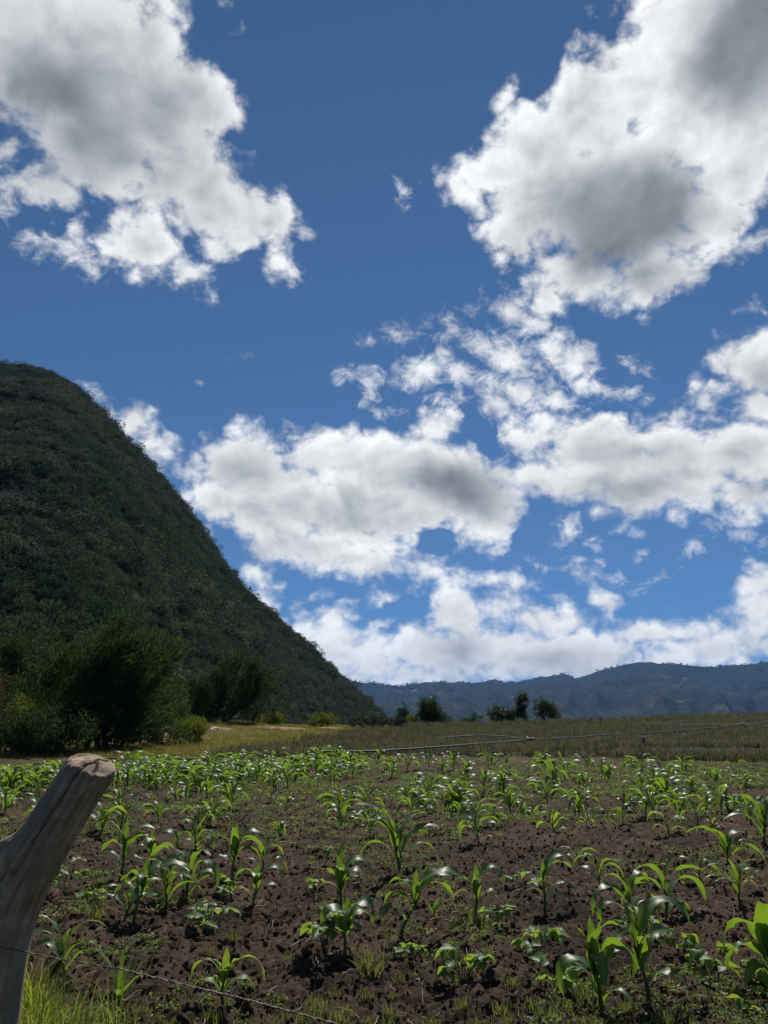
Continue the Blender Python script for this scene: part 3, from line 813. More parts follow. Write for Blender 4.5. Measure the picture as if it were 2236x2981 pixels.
# hand-set plants near the camera: azimuth (0 = right, 90 = away, 180 = left, 270 = towards the road), height on stalk,
# length, width, tilt off vertical, bend, twist
HERO = {
 'o40': dict(lean=(-0.10, 0), leaves=[(185, .55, .58, .058, 16, 178, -25), (265, .75, .50, .062, 8, 165, 35), (340, .85, .52, .064, 10, 172, -30), (85, 1.0, .43, .048, 2, 12, 10), (290, .95, .36, .055, 7, 30, 20),
                                        (20, .65, .46, .055, 16, 55, 25), (200, .9, .36, .05, 10, 40, -15), (150, .35, .40, .045, 22, 70, 20), (310, .25, .34, .04, 30, 100, 0)]),
 'o41': dict(lean=(-0.12, 0), leaves=[(8, 1.0, .86, .050, 8, 176, 40), (150, .9, .44, .05, 12, 120, 20), (195, .55, .50, .046, 30, 125, -40), (280, .8, .30, .05, 10, 60, 10), (25, .7, .46, .045, 18, 95, 35), (120, 1.0, .32, .045, 4, 30, 0), (330, .3, .36, .04, 35, 110, 20)]),
 'o42': dict(lean=(-0.05, 0), leaves=[(190, .85, .62, .075, 14, 150, 40), (255, .9, .58, .085, 8, 75, -20), (175, .55, .55, .06, 24, 160, 30), (20, .8, .55, .07, 15, 110, 0), (90, 1.0, .45, .06, 3, 20, 0), (300, .6, .5, .06, 20, 100, 20), (210, .4, .45, .05, 30, 120, -30)]),
 'o32': dict(lean=(0.42, 0), leaves=[(5, 1.0, .62, .066, 28, 105, 30), (15, .8, .56, .055, 30, 120, -20), (175, .75, .38, .05, 20, 135, 30), (80, 1.0, .36, .045, 0, 8, 0), (195, .5, .36, .04, 35, 120, -30), (340, .9, .5, .055, 14, 85, 20), (150, .9, .40, .05, 12, 110, 20)]),
 'o34': dict(lean=(0.12, 0), leaves=[(2, .95, .52, .045, 14, 165, 35), (185, .8, .34, .04, 18, 110, 20), (80, 1.0, .30, .04, 2, 12, 0), (270, .75, .36, .045, 12, 100, -30), (160, .5, .32, .035, 30, 120, 30), (350, .5, .36, .04, 26, 130, 0)]),
 'o35': dict(lean=(0.05, 0), leaves=[(5, 1.0, .52, .055, 12, 128, 35), (15, .85, .46, .05, 18, 110, -20), (190, .7, .20, .035, 20, 60, 0), (85, 1.0, .26, .03, 1, 6, 0), (185, .45, .26, .035, 45, 95, 20), (350, .5, .40, .03, 40, 105, 30)]),
 'n14': dict(lean=(0.10, 0), leaves=[(355, .95, .44, .07, 14, 168, 25), (200, .9, .36, .06, 12, 150, -30), (270, .85, .36, .065, 10, 140, 20), (30, .7, .36, .055, 20, 120, 20), (90, 1.0, .28, .045, 4, 20, 0), (170, .6, .30, .05, 18, 130, 0), (310, .6, .34, .055, 18, 150, -20)]),
 'n13': dict(lean=(0.05, 0), leaves=[(8, .95, .48, .058, 16, 135, 25), (195, .7, .32, .055, 12, 70, 20), (270, .8, .36, .055, 8, 90, -20), (85, 1.0, .34, .045, 3, 30, 0), (20, .75, .42, .05, 22, 130, 30), (185, .4, .40, .05, 14, 140, 0), (330, .6, .38, .05, 18, 120, 0)]),
 'n4': dict(lean=(0.16, 0), leaves=[(8, .85, .56, .066, 30, 85, 25), (190, .95, .36, .058, 10, 150, 30), (275, .9, .36, .06, 8, 140, -25), (20, 1.0, .36, .055, 8, 120, 20), (170, .6, .40, .05, 22, 140, 0), (85, 1.0, .34, .045, 2, 20, 0), (340, .45, .42, .05, 34, 110, 30)]),
 'n6': dict(lean=(0.06, 0), leaves=[(175, .75, .40, .05, 26, 130, 30), (185, .5, .40, .045, 36, 140, -20), (10, .95, .48, .065, 12, 100, 20), (85, 1.0, .42, .05, 2, 10, 0), (350, .7, .40, .06, 14, 60, -20), (200, .9, .36, .055, 8, 40, 10), (15, .4, .34, .045, 30, 120, 20)]),
 'n7': dict(lean=(0.02, 0), leaves=[(2, .95, .50, .055, 22, 130, 30), (175, .9, .40, .055, 12, 140, 20), (270, .8, .38, .06, 8, 120, -20), (190, .6, .38, .05, 24, 130, 0), (350, .6, .40, .05, 28, 140, 0), (90, 1.0, .30, .04, 2, 15, 0)]),
 'n10': dict(lean=(0.02, 0), leaves=[(5, 1.0, .52, .06, 12, 125, 30), (12, .85, .50, .06, 14, 145, -25), (85, 1.0, .42, .05, 1, 8, 0), (180, .7, .34, .055, 10, 45, 15), (350, .6, .40, .05, 20, 110, 20), (270, .8, .40, .055, 6, 40, 10), (190, .4, .32, .045, 20, 100, -20)]),
 'n11': dict(lean=(0.04, 0), leaves=[(3, .9, .46, .045, 24, 140, 30), (178, .9, .34, .05, 18, 130, 25), (270, .8, .30, .05, 8, 100, -20), (85, 1.0, .26, .045, 2, 15, 0), (10, .45, .40, .035, 42, 120, 20), (185, .4, .34, .035, 44, 120, -20)]),
 'n1': dict(lean=(0.02, 0), leaves=[(178, .85, .36, .036, 32, 145, 20), (2, .85, .42, .036, 34, 140, -20), (195, .95, .20, .036, 22, 60, 10), (350, .95, .20, .036, 24, 55, -10), (85, 1.0, .24, .036, 1, 6, 0), (280, .7, .20, .03, 20, 60, 0), (10, .5, .30, .03, 52, 120, 10), (172, .5, .30, .028, 52, 125, 0)]),
}
# x, y, height, spread, key, label
MAIZE = [
 (-1.43, 4.66, 0.32, 0.18, 'spiky', 'narrow spiky dark maize seedling low in front, right of the long grass', 'maize'),
 (-1.92, 5.16, 0.32, 0.23, 'n3', 'small leaning maize plant beside the fence post, just above the long grass', 'maize'),
 (-0.86, 4.63, 0.4, 0.45, 'n1', 'pale yellow-green maize plant with wide arching leaves, lowest in front left of centre', 'maize_pale'),
 (-1.93, 6.55, 0.63, 0.37, 'n4', 'large broad-leaved maize plant in front of a small twin, right of the post', 'maize'),
 (-2.0, 6.57, 0.31, 0.12, 'n5', 'short single-stalk maize seedling touching the large broad-leaved plant on its left', 'maize'),
 (-2.41, 7.66, 0.67, 0.41, 'n6', 'tall dark maize plant with drooping left leaves, nearest to the post bend', 'maize'),
 (-2.32, 8.28, 0.6, 0.42, 'n7', 'maize plant behind the large broad-leaved one, one leaf arching far right', 'maize'),
 (-1.81, 6.99, 0.37, 0.21, 'n8', 'thin wilted maize seedling between two larger plants, left', 'maize'),
 (-1.71, 7.3, 0.49, 0.44, 'n9', 'medium maize plant with curled leaves, midway between the two tall left pairs', 'maize'),
 (-1.42, 7.86, 0.64, 0.4, 'n10', 'tall upright maize plant whose top leaf arches to the right, left of centre', 'maize'),
 (-1.08, 7.01, 0.46, 0.42, 'n11', 'maize plant with long drooping side leaves in front of the tall upright one', 'maize'),
 (-1.23, 8.41, 0.37, 0.4, 'n12', 'smaller maize plant just behind and right of the tall upright one', 'maize'),
 (-0.34, 6.41, 0.6, 0.37, 'n13', 'tall maize plant of the near centre pair, the rear one', 'maize'),
 (-0.26, 5.52, 0.57, 0.28, 'n14', 'shiny drooping maize plant of the near centre pair, the front one', 'maize'),
 (-2.24, 9.91, 0.42, 0.54, 'n15', 'wide-leaved maize plant behind the left group, third row back', 'maize'),
 (-2.54, 12.02, 0.46, 0.58, 'n16', 'bushy maize plant straight behind the left group, fourth row back', 'maize'),
 (-3.54, 11.11, 0.56, 0.33, 'n17', 'tall thin dark maize plant right of the post top', 'maize'),
 (-3.63, 10.61, 0.45, 0.35, 'n18', 'slender maize plant with white shining leaf tips close to the post', 'maize_pale'),
 (-3.75, 10.53, 0.26, 0.25, 'n19', 'short maize seedling almost touching the post edge', 'maize'),
 (0.15, 8.46, 0.57, 0.38, 'o29', 'bushy upright maize plant in the middle distance at the centre', 'maize'),
 (0.6, 11.01, 0.23, 0.27, 'o30', 'tiny pale maize seedling alone on bare soil right of centre', 'maize_pale'),
 (1.13, 9.83, 0.37, 0.36, 'o31', 'maize plant with one leaf bent to the right, right of the bushy upright one', 'maize'),
 (0.12, 6.1, 0.62, 0.51, 'o32', 'large maize plant leaning right with long arching leaves, near centre', 'maize'),
 (0.37, 6.45, 0.25, 0.12, 'o33', 'small grey spiky onion-like shoot right of the large leaning plant', 'maize'),
 (0.68, 6.4, 0.53, 0.35, 'o34', 'slim maize plant with one leaf hanging to the right, beside the large leaning plant', 'maize'),
 (1.28, 6.75, 0.5, 0.37, 'o35', 'slender maize plant with top leaf arched right, alone on bare soil', 'maize'),
 (2.02, 8.63, 0.26, 0.23, 'o36', 'small maize seedling, rear one of two in the middle of the right half', 'maize'),
 (2.02, 7.86, 0.29, 0.24, 'o37', 'small maize seedling, front one of two in the middle of the right half', 'maize'),
 (1.89, 6.5, 0.4, 0.45, 'o38', 'bushy maize plant right behind the biggest front plant', 'maize'),
 (2.24, 6.69, 0.43, 0.38, 'o39', 'maize plant with spreading shiny leaves, right of the bushy one', 'maize'),
 (1.18, 4.71, 0.66, 0.28, 'o40', 'biggest maize plant in front with broad curling leaves, right of centre', 'maize'),
 (1.47, 4.83, 0.66, 0.38, 'o41', 'tall thin maize plant right of the biggest one, long leaf arching over', 'maize'),
 (2.22, 4.9, 0.76, 0.38, 'o42', 'large maize plant cut off by the right edge of the picture', 'maize'),
 (2.99, 7.91, 0.3, 0.36, 'o43', 'maize plant with pale twisted leaves at the right, third row', 'maize'),
 (3.71, 8.96, 0.42, 0.19, 'o44', 'narrow upright maize plant casting a dark shadow at the right', 'maize'),
 (3.0, 7.1, 0.3, 0.17, 'o45', 'narrow maize plant left of the one cut off by the right edge', 'maize'),
 (3.79, 9.45, 0.16, 0.2, 'o46', 'short maize seedling behind the pale twisted one at the right', 'maize'),
 (4.56, 11.43, 0.19, 0.28, 'o47', 'thin yellowish maize seedling in the right middle rows', 'maize_pale'),
 (3.72, 10.81, 0.38, 0.42, 'o48', 'pale bunchy maize plant in the right middle rows', 'maize_pale'),
 (2.33, 11.32, 0.4, 0.44, 'o49', 'pale star-shaped maize plant on bare soil in the middle rows, right of centre', 'maize_pale'),
 (2.79, 11.32, 0.19, 0.2, 'o50', 'tiny yellow maize seedling right of the pale star-shaped one', 'maize_pale'),
 (4.68, 10.17, 0.57, 0.28, 'o55', 'tall maize plant at the right edge in the middle rows', 'maize'),
]
GROUPS_MID = 'young maize plants of the middle rows'
for i, (x, y, H, S, key, label, mat) in enumerate(MAIZE):
    r = random.Random(100 + i)
    if key in HERO:
        h = HERO[key]; lean = h['lean']
        lv = [(a, f, l * 0.84, w * 1.25, t * 0.75, b * 1.08, tw) for a, f, l, w, t, b, tw in h['leaves']]
    elif key == 'spiky':
        lv = [(170, .3, .34, .03, 14, 30, 10), (20, .4, .33, .03, 20, 40, -10), (95, .6, .36, .028, 4, 20, 0), (330, .3, .30, .028, 26, 50, 0), (200, .6, .30, .026, 8, 35, 0), (50, .5, .32, .026, 12, 60, 20), (280, .2, .24, .026, 22, 70, 0)]
        lean = (0, 0)
    elif key == 'o33':
        lv = [(r.uniform(0, 360), .2 + .1 * q, H * r.uniform(.7, 1.05), .014, r.uniform(5, 40), r.uniform(10, 90), 0) for q in range(8)]; lean = (0, 0)
    else:
        n = 6 if H < 0.32 else (7 if H < 0.45 else 8)
        lv = random_leaves(r, H, S, n); lean = (r.uniform(-0.12, 0.12), 0)
    sf = 0.20 if key in ('spiky', 'o33') else r.uniform(0.36, 0.46)
    k_ = 1.0 if key in HERO or key in ('spiky', 'o33') else 1.18
    place_maize(maize_parts(H, lv, lean, sf, seed=i), x, y, label, 'maize plants standing in the front of the field', mat=mat, s=k_)

VAR = []
for i in range(14):
    r = random.Random(900 + i)
    VAR.append(maize_parts(0.5, random_leaves(r, 0.5, r.uniform(0.35, 0.52), r.choice((7, 8, 9))), (r.uniform(-0.1, 0.1), 0), r.uniform(0.40, 0.52), seed=50 + i, wide=1.2))
BANDS = {
 'm': ('young maize plant in the sparse middle rows left of centre', 'maize in the sparse middle rows, left'),
 'r': ('young maize plant in the sparse middle rows right of centre', 'maize in the sparse middle rows, right'),
 'q': ('maize plant in the weedy back clumps on the right half', 'maize in the weedy back clumps, right half'),
 'L': ('small maize plant in the far band left of the leaning fence post', 'far maize left of the fence post'),
 'M': ('small maize plant in the dense far band below the large leaning tree', 'far maize below the dark trees'),
 'N': ('small maize plant in the dense far band below the grassy bank', 'far maize below the grassy bank'),
 'O': ('small maize plant in the dense far band at the centre, below the lone round tree', 'far maize at the centre'),
}
FIELD = [
 (-4.09, 14.35, 0.24, 'm'), (-3.86, 15.1, 0.34, 'm'), (-1.66, 13.86, 0.34, 'm'), (-0.69, 12.79, 0.52, 'm'), (-0.94, 14.18, 0.3, 'm'), (-1.37, 10.8, 0.3, 'm'), (-0.18,
 10.71, 0.34, 'm'), (-2.02, 14.54, 0.2, 'm'), (-5.49, 11.88, 0.13, 'm'), (-6.75, 14.53, 0.35, 'm'), (-2.48, 12.26, 0.33, 'm'), (-0.35, 12.02, 0.22, 'm'), (3.17, 12.39,
 0.26, 'r'), (2.89, 12.14, 0.41, 'r'), (1.55, 11.78, 0.36, 'r'), (2.16, 12.79, 0.33, 'r'), (1.2, 13.68, 0.48, 'r'), (2.03, 13.22, 0.46, 'r'), (3.95, 12.01, 0.53, 'r'),
 (4.95, 14.35, 0.63, 'r'), (4.9, 13.69, 0.35, 'r'), (5.58, 13.38, 0.45, 'r'), (5.84, 14.36, 0.5, 'r'), (0.91, 15.72, 0.52, 'q'), (2.05, 16.6, 0.58, 'q'), (2.41, 16.37,
 0.47, 'q'), (3.18, 16.85, 0.31, 'q'), (3.41, 16.38, 0.72, 'q'), (3.87, 15.1, 0.34, 'q'), (3.79, 15.92, 0.31, 'q'), (4.7, 23.83, 0.57, 'q'), (4.31, 19.39, 0.7, 'q'),
 (6.0, 23.83, 0.61, 'q'), (5.45, 19.72, 0.54, 'q'), (6.03, 19.07, 0.63, 'q'), (7.44, 24.34, 0.31, 'q'), (5.35, 16.38, 0.47, 'q'), (6.37, 18.47, 0.59, 'q'), (6.37, 17.9,
 0.38, 'q'), (8.1, 22.0, 0.5, 'q'), (8.06, 20.07, 0.42, 'q'), (7.43, 18.18, 0.44, 'q'), (9.2, 21.18, 0.48, 'q'), (7.47, 16.85, 0.41, 'q'), (6.16, 13.52, 0.37, 'q'),
 (3.27, 25.42, 0.5, 'q'), (3.77, 24.87, 0.56, 'q'), (2.02, 19.74, 0.51, 'q'), (1.92, 22.42, 0.54, 'q'), (0.19, 19.4, 0.5, 'q'), (0.64, 22.44, 0.71, 'q'), (0.12, 14.36,
 0.33, 'q'), (1.36, 24.33, 0.51, 'q'), (5.79, 21.58, 0.42, 'q'), (2.98, 19.39, 0.41, 'q'), (1.54, 21.59, 0.46, 'q'), (0.1, 24.33, 0.44, 'q'), (0.47, 25.43, 0.38, 'q'),
 (-6.98, 16.39, 0.66, 'L'), (-6.54, 16.4, 0.7, 'L'), (-8.25, 17.29, 0.7, 'L'), (-6.73, 15.9, 0.48, 'L'), (-7.96, 18.09, 0.6, 'L'), (-8.21, 19.03, 0.51, 'L'), (-7.22,
 15.87, 0.66, 'L'), (-7.55, 16.22, 0.49, 'L'), (-7.65, 16.0, 0.51, 'L'), (-7.21, 15.67, 0.69, 'L'), (-7.18, 16.58, 0.51, 'L'), (-6.31, 15.92, 0.53, 'L'), (-8.27, 18.41,
 0.49, 'L'), (-8.49, 17.89, 0.61, 'L'), (-7.94, 16.59, 0.54, 'L'), (-7.23, 16.5, 0.47, 'L'), (-7.54, 18.98, 0.65, 'L'), (-7.76, 19.0, 0.66, 'L'), (-7.58, 16.91, 0.45,
 'L'), (-7.29, 18.28, 0.65, 'L'), (-7.97, 17.69, 0.59, 'L'), (-7.72, 18.63, 0.65, 'L'), (-6.59, 16.03, 0.46, 'L'), (-7.13, 17.74, 0.7, 'L'), (-7.73, 17.83, 0.54, 'L'),
 (-8.73, 18.75, 0.49, 'L'), (-4.65, 17.9, 0.46, 'M'), (-5.88, 17.96, 0.55, 'M'), (-6.42, 22.09, 0.57, 'M'), (-5.09, 20.69, 0.53, 'M'), (-6.75, 20.46, 0.63, 'M'), (-6.11,
 19.17, 0.66, 'M'), (-5.03, 18.88, 0.45, 'M'), (-5.3, 21.71, 0.53, 'M'), (-4.22, 18.56, 0.67, 'M'), (-5.85, 20.51, 0.6, 'M'), (-6.15, 21.71, 0.52, 'M'), (-6.73, 21.18,
 0.67, 'M'), (-4.57, 19.72, 0.55, 'M'), (-6.9, 23.14, 0.49, 'M'), (-4.63, 18.51, 0.51, 'M'), (-5.07, 19.51, 0.61, 'M'), (-5.68, 19.3, 0.49, 'M'), (-5.34, 18.98, 0.59,
 'M'), (-5.46, 18.13, 0.58, 'M'), (-6.48, 23.74, 0.56, 'M'), (-5.97, 19.49, 0.54, 'M'), (-4.84, 19.61, 0.62, 'M'), (-4.76, 18.68, 0.51, 'M'), (-4.51, 18.5, 0.59, 'M'),
 (-5.64, 20.25, 0.46, 'M'), (-5.3, 19.51, 0.53, 'M'), (-7.49, 22.62, 0.53, 'M'), (-5.88, 22.2, 0.59, 'M'), (-6.28, 23.51, 0.54, 'M'), (-7.26, 23.41, 0.45, 'M'), (-5.63,
 18.33, 0.42, 'M'), (-6.67, 22.94, 0.63, 'M'), (-5.91, 21.41, 0.57, 'M'), (-5.41, 18.75, 0.58, 'M'), (-4.18, 18.04, 0.57, 'M'), (-5.43, 18.37, 0.42, 'M'), (-6.45, 20.05,
 0.58, 'M'), (-5.07, 21.19, 0.53, 'M'), (-6.73, 21.73, 0.67, 'M'), (-4.71, 19.89, 0.49, 'M'), (-4.7, 20.45, 0.52, 'M'), (-6.49, 22.91, 0.58, 'M'), (-5.53, 22.02, 0.49,
 'M'), (-5.67, 17.94, 0.49, 'M'), (-3.36, 20.98, 0.58, 'N'), (-3.09, 19.27, 0.45, 'N'), (-3.19, 22.24, 0.55, 'N'), (-4.25, 22.29, 0.55, 'N'), (-3.84, 21.79, 0.61, 'N'),
 (-3.98, 24.51, 0.48, 'N'), (-3.23, 18.31, 0.64, 'N'), (-4.15, 24.73, 0.62, 'N'), (-3.66, 20.3, 0.6, 'N'), (-2.73, 21.61, 0.52, 'N'), (-3.08, 23.08, 0.49, 'N'), (-3.29,
 24.25, 0.63, 'N'), (-3.2, 21.26, 0.49, 'N'), (-2.58, 18.35, 0.46, 'N'), (-3.57, 20.47, 0.55, 'N'), (-4.49, 23.46, 0.57, 'N'), (-3.8, 18.84, 0.62, 'N'), (-3.8, 24.62,
 0.6, 'N'), (-2.12, 17.91, 0.6, 'N'), (-4.15, 18.72, 0.48, 'N'), (-2.82, 18.14, 0.6, 'N'), (-4.75, 22.31, 0.65, 'N'), (-4.24, 20.08, 0.52, 'N'), (-5.33, 23.86, 0.52,
 'N'), (-4.33, 19.55, 0.46, 'N'), (-2.59, 20.44, 0.58, 'N'), (-4.06, 20.46, 0.48, 'N'), (-2.99, 20.69, 0.45, 'N'), (-4.38, 21.71, 0.61, 'N'), (-4.04, 19.45, 0.59, 'N'),
 (-5.17, 23.71, 0.57, 'N'), (-3.59, 24.35, 0.46, 'N'), (-2.39, 19.63, 0.48, 'N'), (-3.86, 18.03, 0.59, 'N'), (-3.46, 21.83, 0.48, 'N'), (-3.82, 20.06, 0.51, 'N'), (-4.38,
 23.61, 0.63, 'N'), (-2.94, 18.93, 0.53, 'N'), (-2.75, 20.68, 0.57, 'N'), (-3.34, 19.17, 0.42, 'N'), (-1.23, 20.02, 0.62, 'O'), (-1.53, 22.92, 0.48, 'O'), (-2.53, 25.59,
 0.55, 'O'), (-1.44, 20.09, 0.49, 'O'), (-2.13, 24.48, 0.49, 'O'), (-1.63, 26.91, 0.7, 'O'), (-0.78, 21.41, 0.58, 'O'), (-0.16, 25.99, 0.63, 'O'), (-1.77, 21.39, 0.65,
 'O'), (-2.84, 24.91, 0.47, 'O'), (-1.8, 24.18, 0.58, 'O'), (-0.84, 25.56, 0.51, 'O'), (-0.75, 19.72, 0.62, 'O'), (-1.29, 19.54, 0.45, 'O'), (-2.27, 20.7, 0.56, 'O'),
 (-2.48, 22.29, 0.72, 'O'), (-1.34, 23.85, 0.48, 'O'), (-2.16, 19.98, 0.58, 'O'), (-2.37, 26.71, 0.56, 'O'), (-1.68, 24.23, 0.46, 'O'), (-2.16, 22.58, 0.56, 'O'), (-1.44,
 26.35, 0.53, 'O'), (-2.32, 22.33, 0.7, 'O'), (-0.95, 20.22, 0.51, 'O'), (-1.33, 22.13, 0.55, 'O'), (-0.92, 21.06, 0.7, 'O'), (-1.86, 23.05, 0.67, 'O'), (-2.12, 26.31,
 0.66, 'O'), (-0.51, 24.16, 0.49, 'O'), (-2.66, 24.79, 0.47, 'O'), (-1.47, 22.08, 0.52, 'O'), (-2.45, 23.28, 0.53, 'O'), (-0.64, 22.24, 0.69, 'O'), (-1.15, 23.1, 0.67,
 'O'), (-3.91, 16.43, 0.54, 'M'), (-4.04, 17.45, 0.56, 'M'), (-4.92, 17.68, 0.39, 'M'), (-5.41, 17.47, 0.53, 'M'), (-5.21, 17.79, 0.55, 'M'), (-4.51, 17.85, 0.39, 'M'),
 (-5.46, 17.31, 0.57, 'M'), (-3.29, 16.93, 0.43, 'M'), (-4.7, 17.31, 0.45, 'M'), (-5.65, 16.98, 0.56, 'M'), (-1.5, 16.44, 0.42, 'm'), (-3.38, 12.31, 0.4, 'm'), (-0.24,
 11.9, 0.34, 'm'), (-2.56, 11.35, 0.4, 'm'), (-2.6, 13.81, 0.46, 'm'), (-0.28, 13.27, 0.5, 'm'), (-2.21, 16.36, 0.47, 'm'), (-3.27, 16.84, 0.5, 'm'), (-4.17, 13.0, 0.41,
 'm'), (-0.56, 14.12, 0.36, 'm'), (-3.75, 15.54, 0.42, 'm'), (-2.58, 12.09, 0.36, 'm'), (-3.28, 15.17, 0.5, 'm'), (-0.61, 11.64, 0.43, 'm'), (-3.2, 16.01, 0.47, 'm'),
 (-2.9, 16.98, 0.35, 'm'), (0.61, 13.24, 0.51, 'r'), (1.18, 12.67, 0.39, 'r'), (3.9, 12.24, 0.45, 'r'), (6.18, 16.41, 0.33, 'r'), (3.43, 14.29, 0.37, 'r'), (3.14, 17.13,
 0.34, 'r'), (2.4, 16.35, 0.42, 'r'), (5.34, 16.15, 0.52, 'r'), (4.51, 11.86, 0.47, 'r'), (4.64, 14.75, 0.49, 'r'), (2.42, 14.23, 0.46, 'r'), (4.32, 17.57, 0.35, 'r'),
 (0.68, 16.65, 0.44, 'r'), (4.71, 13.26, 0.39, 'r'), (7.75, 17.69, 0.47, 'r'), (0.44, 12.98, 0.46, 'r'), (5.36, 12.03, 0.47, 'r'), (5.13, 13.09, 0.45, 'r'), (1.46, 14.93,
 0.51, 'r'), (1.29, 11.57, 0.44, 'r'), (4.17, 22.36, 0.41, 'r'), (1.15, 13.75, 0.51, 'r'), (6.0, 14.07, 0.41, 'r'), (0.69, 13.45, 0.44, 'r'), (5.54, 16.44, 0.51, 'r'),
 (1.73, 17.28, 0.38, 'r'), (3.49, 12.03, 0.36, 'r'), (3.81, 12.88, 0.37, 'r'), (0.43, 14.49, 0.49, 'r'), (5.41, 13.17, 0.41, 'r'), (2.96, 14.83, 0.51, 'r'), (2.51, 17.61,
 0.45, 'r'), (8.65, 18.96, 0.34, 'r'), (0.79, 14.52, 0.45, 'r'), (-6.48, 14.24, 0.41, 'm'), (-5.05, 12.05, 0.43, 'm'), (-5.94, 12.85, 0.45, 'm'), (-5.41, 13.6, 0.45,
 'm'), (-4.7, 11.24, 0.34, 'm'),
]
# many spots carry two plants from one sowing hole
_more = []
for i, (x, y, H, k) in enumerate(FIELD):
    r = random.Random(7000 + i)
    if r.random() < (0.28 if k in 'mrq' else 0.15):
        _more.append((x + r.uniform(0.05, 0.14) * r.choice((-1, 1)), y + r.uniform(-0.12, 0.12), H * r.uniform(0.65, 1.0), k))
FIELD = FIELD + _more
def nth(n): return '%d%s' % (n, 'th' if 10 < n % 100 < 14 else {1: 'st', 2: 'nd', 3: 'rd'}.get(n % 10, 'th'))
_order = {k: [i for i in sorted(range(len(FIELD)), key=lambda j: FIELD[j][0] / FIELD[j][1]) if FIELD[i][3] == k] for k in 'mrq'}
for i, (x, y, H, k) in enumerate(FIELD):
    r = random.Random(3000 + i)
    lab, grp = BANDS[k]
    if k in _order: lab = lab + ', %s from the left' % nth(_order[k].index(i) + 1)
    place_maize(VAR[i % 14], x, y, lab, grp, rotz=r.choice((0, math.pi)) + r.uniform(-0.5, 0.5), s=H / 0.5 * (1.0 if k in 'mrq' else 0.92))

# ------------------------------------------------------------------ beans and broad-leaved weeds between the maize
def bean_leaf(length, width, cup=0.18, droop=20, n=7):
    s = np.linspace(0, 1, n)
    w = width * np.sin(np.pi * np.clip(s, 0.0, 1) ** 0.62) ** 0.8 * (1 - 0.25 * s); w[0] = 0.004; w[-1] = 0.001
    th = np.radians(droop) * s
    mid = np.stack([length * s * np.cos(th), 0 * s, -length * s * np.sin(th)], 1)
    cols = np.array([-1, -0.55, 0, 0.55, 1.0])
    V = np.stack([mid + np.stack([0 * s, 0.5 * c * w, cup * w * abs(c) ** 1.3 + 0.06 * w * np.sin(s * 9 + c * 3)], 1) for c in cols], 1).reshape(-1, 3)
    uv = np.stack([np.tile((cols + 1) / 2, n), np.repeat(s, 5)], 1)
    return V, grid_faces(n, 5), uv

BEAN_LEAF = []
for i in range(5):
    r = random.Random(40 + i)
    v, f, uv = bean_leaf(0.10, r.uniform(0.075, 0.095), r.uniform(0.1, 0.25), r.uniform(5, 45))
    BEAN_LEAF.append(mesh_np('leaf', v, f, smooth=True, uv=uv))
    BEAN_LEAF[-1].materials.append(MAT['bean'])

def bean_plant(x, y, size, nl, seed, label):
    """size = spread in metres; nl = number of three-part leaves."""
    r = random.Random(seed)
    root = empty('bean_plant', (x, y, float(soil_z(x, y)) - 0.01))
    thing(root, label, 'bean plant', 'bean plants growing among the maize')
    parts = []
    for i in range(nl):
        a = r.uniform(0, 2 * math.pi); d = size * 0.5 * math.sqrt(r.uniform(0.03, 1)); h = size * r.uniform(0.35, 0.85) * (1.1 - 0.5 * d / size)
        p = np.array([math.cos(a) * d, math.sin(a) * d, h])
        parts.append(tube_np([(0, 0, -0.02), p * [0.35, 0.35, 0.6], p], [0.004, 0.003, 0.002], 5))
        k = r.uniform(0.75, 1.25) * min(1.15, 0.5 + size * 1.7)
        for q in (0, 1, -1):
            lf = link('leaf', BEAN_LEAF[r.randrange(5)], None, root)
            aa = a + q * 1.35 + r.uniform(-0.2, 0.2)
            lf.location = p
            lf.rotation_euler = (r.uniform(-0.6, 0.6), r.uniform(-0.35, 0.6), aa)
            lf.scale = (k * (1.0 if q == 0 else 0.85),) * 3
    v, f = join_np(parts)
    link('stem', mesh_mixed('stem', v, f), MAT['stalk'], root)
    return root
BEANS = [
 (-0.38, 5.49, 0.36, 9, 'large bean plant left of the near centre maize pair, leaves spread over the soil'),
 (-1.30, 7.18, 0.24, 6, 'bright green bean plant at the foot of the tall upright maize, left'),
 (-1.23, 5.98, 0.27, 8, 'grey-green bean plant alone on the soil left of centre'),
 (-2.79, 7.40, 0.42, 9, 'broad leafy bean plant against the fence post'),
 (-2.28, 6.67, 0.22, 5, 'pale low bean plant right of the leafy one by the post'),
 (-0.63, 7.39, 0.20, 4, 'small yellow-green bean seedling at mid left of the centre pair'),
 (-0.62, 9.17, 0.17, 3, 'tiny bean seedling behind the centre pair'),
 (0.47, 5.05, 0.26, 9, 'bean plant with two bright leaves in front, left of the biggest maize'),
 (1.01, 4.97, 0.24, 7, 'tall leafy bean plant touching the left side of the biggest maize'),
 (0.98, 5.61, 0.32, 8, 'flat wide bean plant behind and left of the biggest maize'),
 (1.98, 5.16, 0.30, 9, 'bright round-leaved bean plant in front right, on its own'),
 (2.27, 5.18, 0.25, 8, 'bean plant beneath the maize cut off by the right edge'),
 (0.17, 5.61, 0.15, 6, 'dark small bean plant below the large leaning maize'),
 (1.95, 5.61, 0.25, 6, 'bean plant under the long arching maize leaf, right'),
 (1.26, 7.58, 0.25, 5, 'small bean plant left of the slender arched maize'),
 (1.97, 4.60, 0.17, 5, 'bean plant in the bottom right corner'),
 (1.86, 6.22, 0.24, 7, 'dark bean plant below the bushy maize behind the biggest one'),
 (0.85, 6.40, 0.23, 6, 'low bean plant right of the slim hanging-leaf maize'),
]
for i, b in enumerate(BEANS): bean_plant(b[0], b[1], b[2], b[3], 500 + i, b[4])

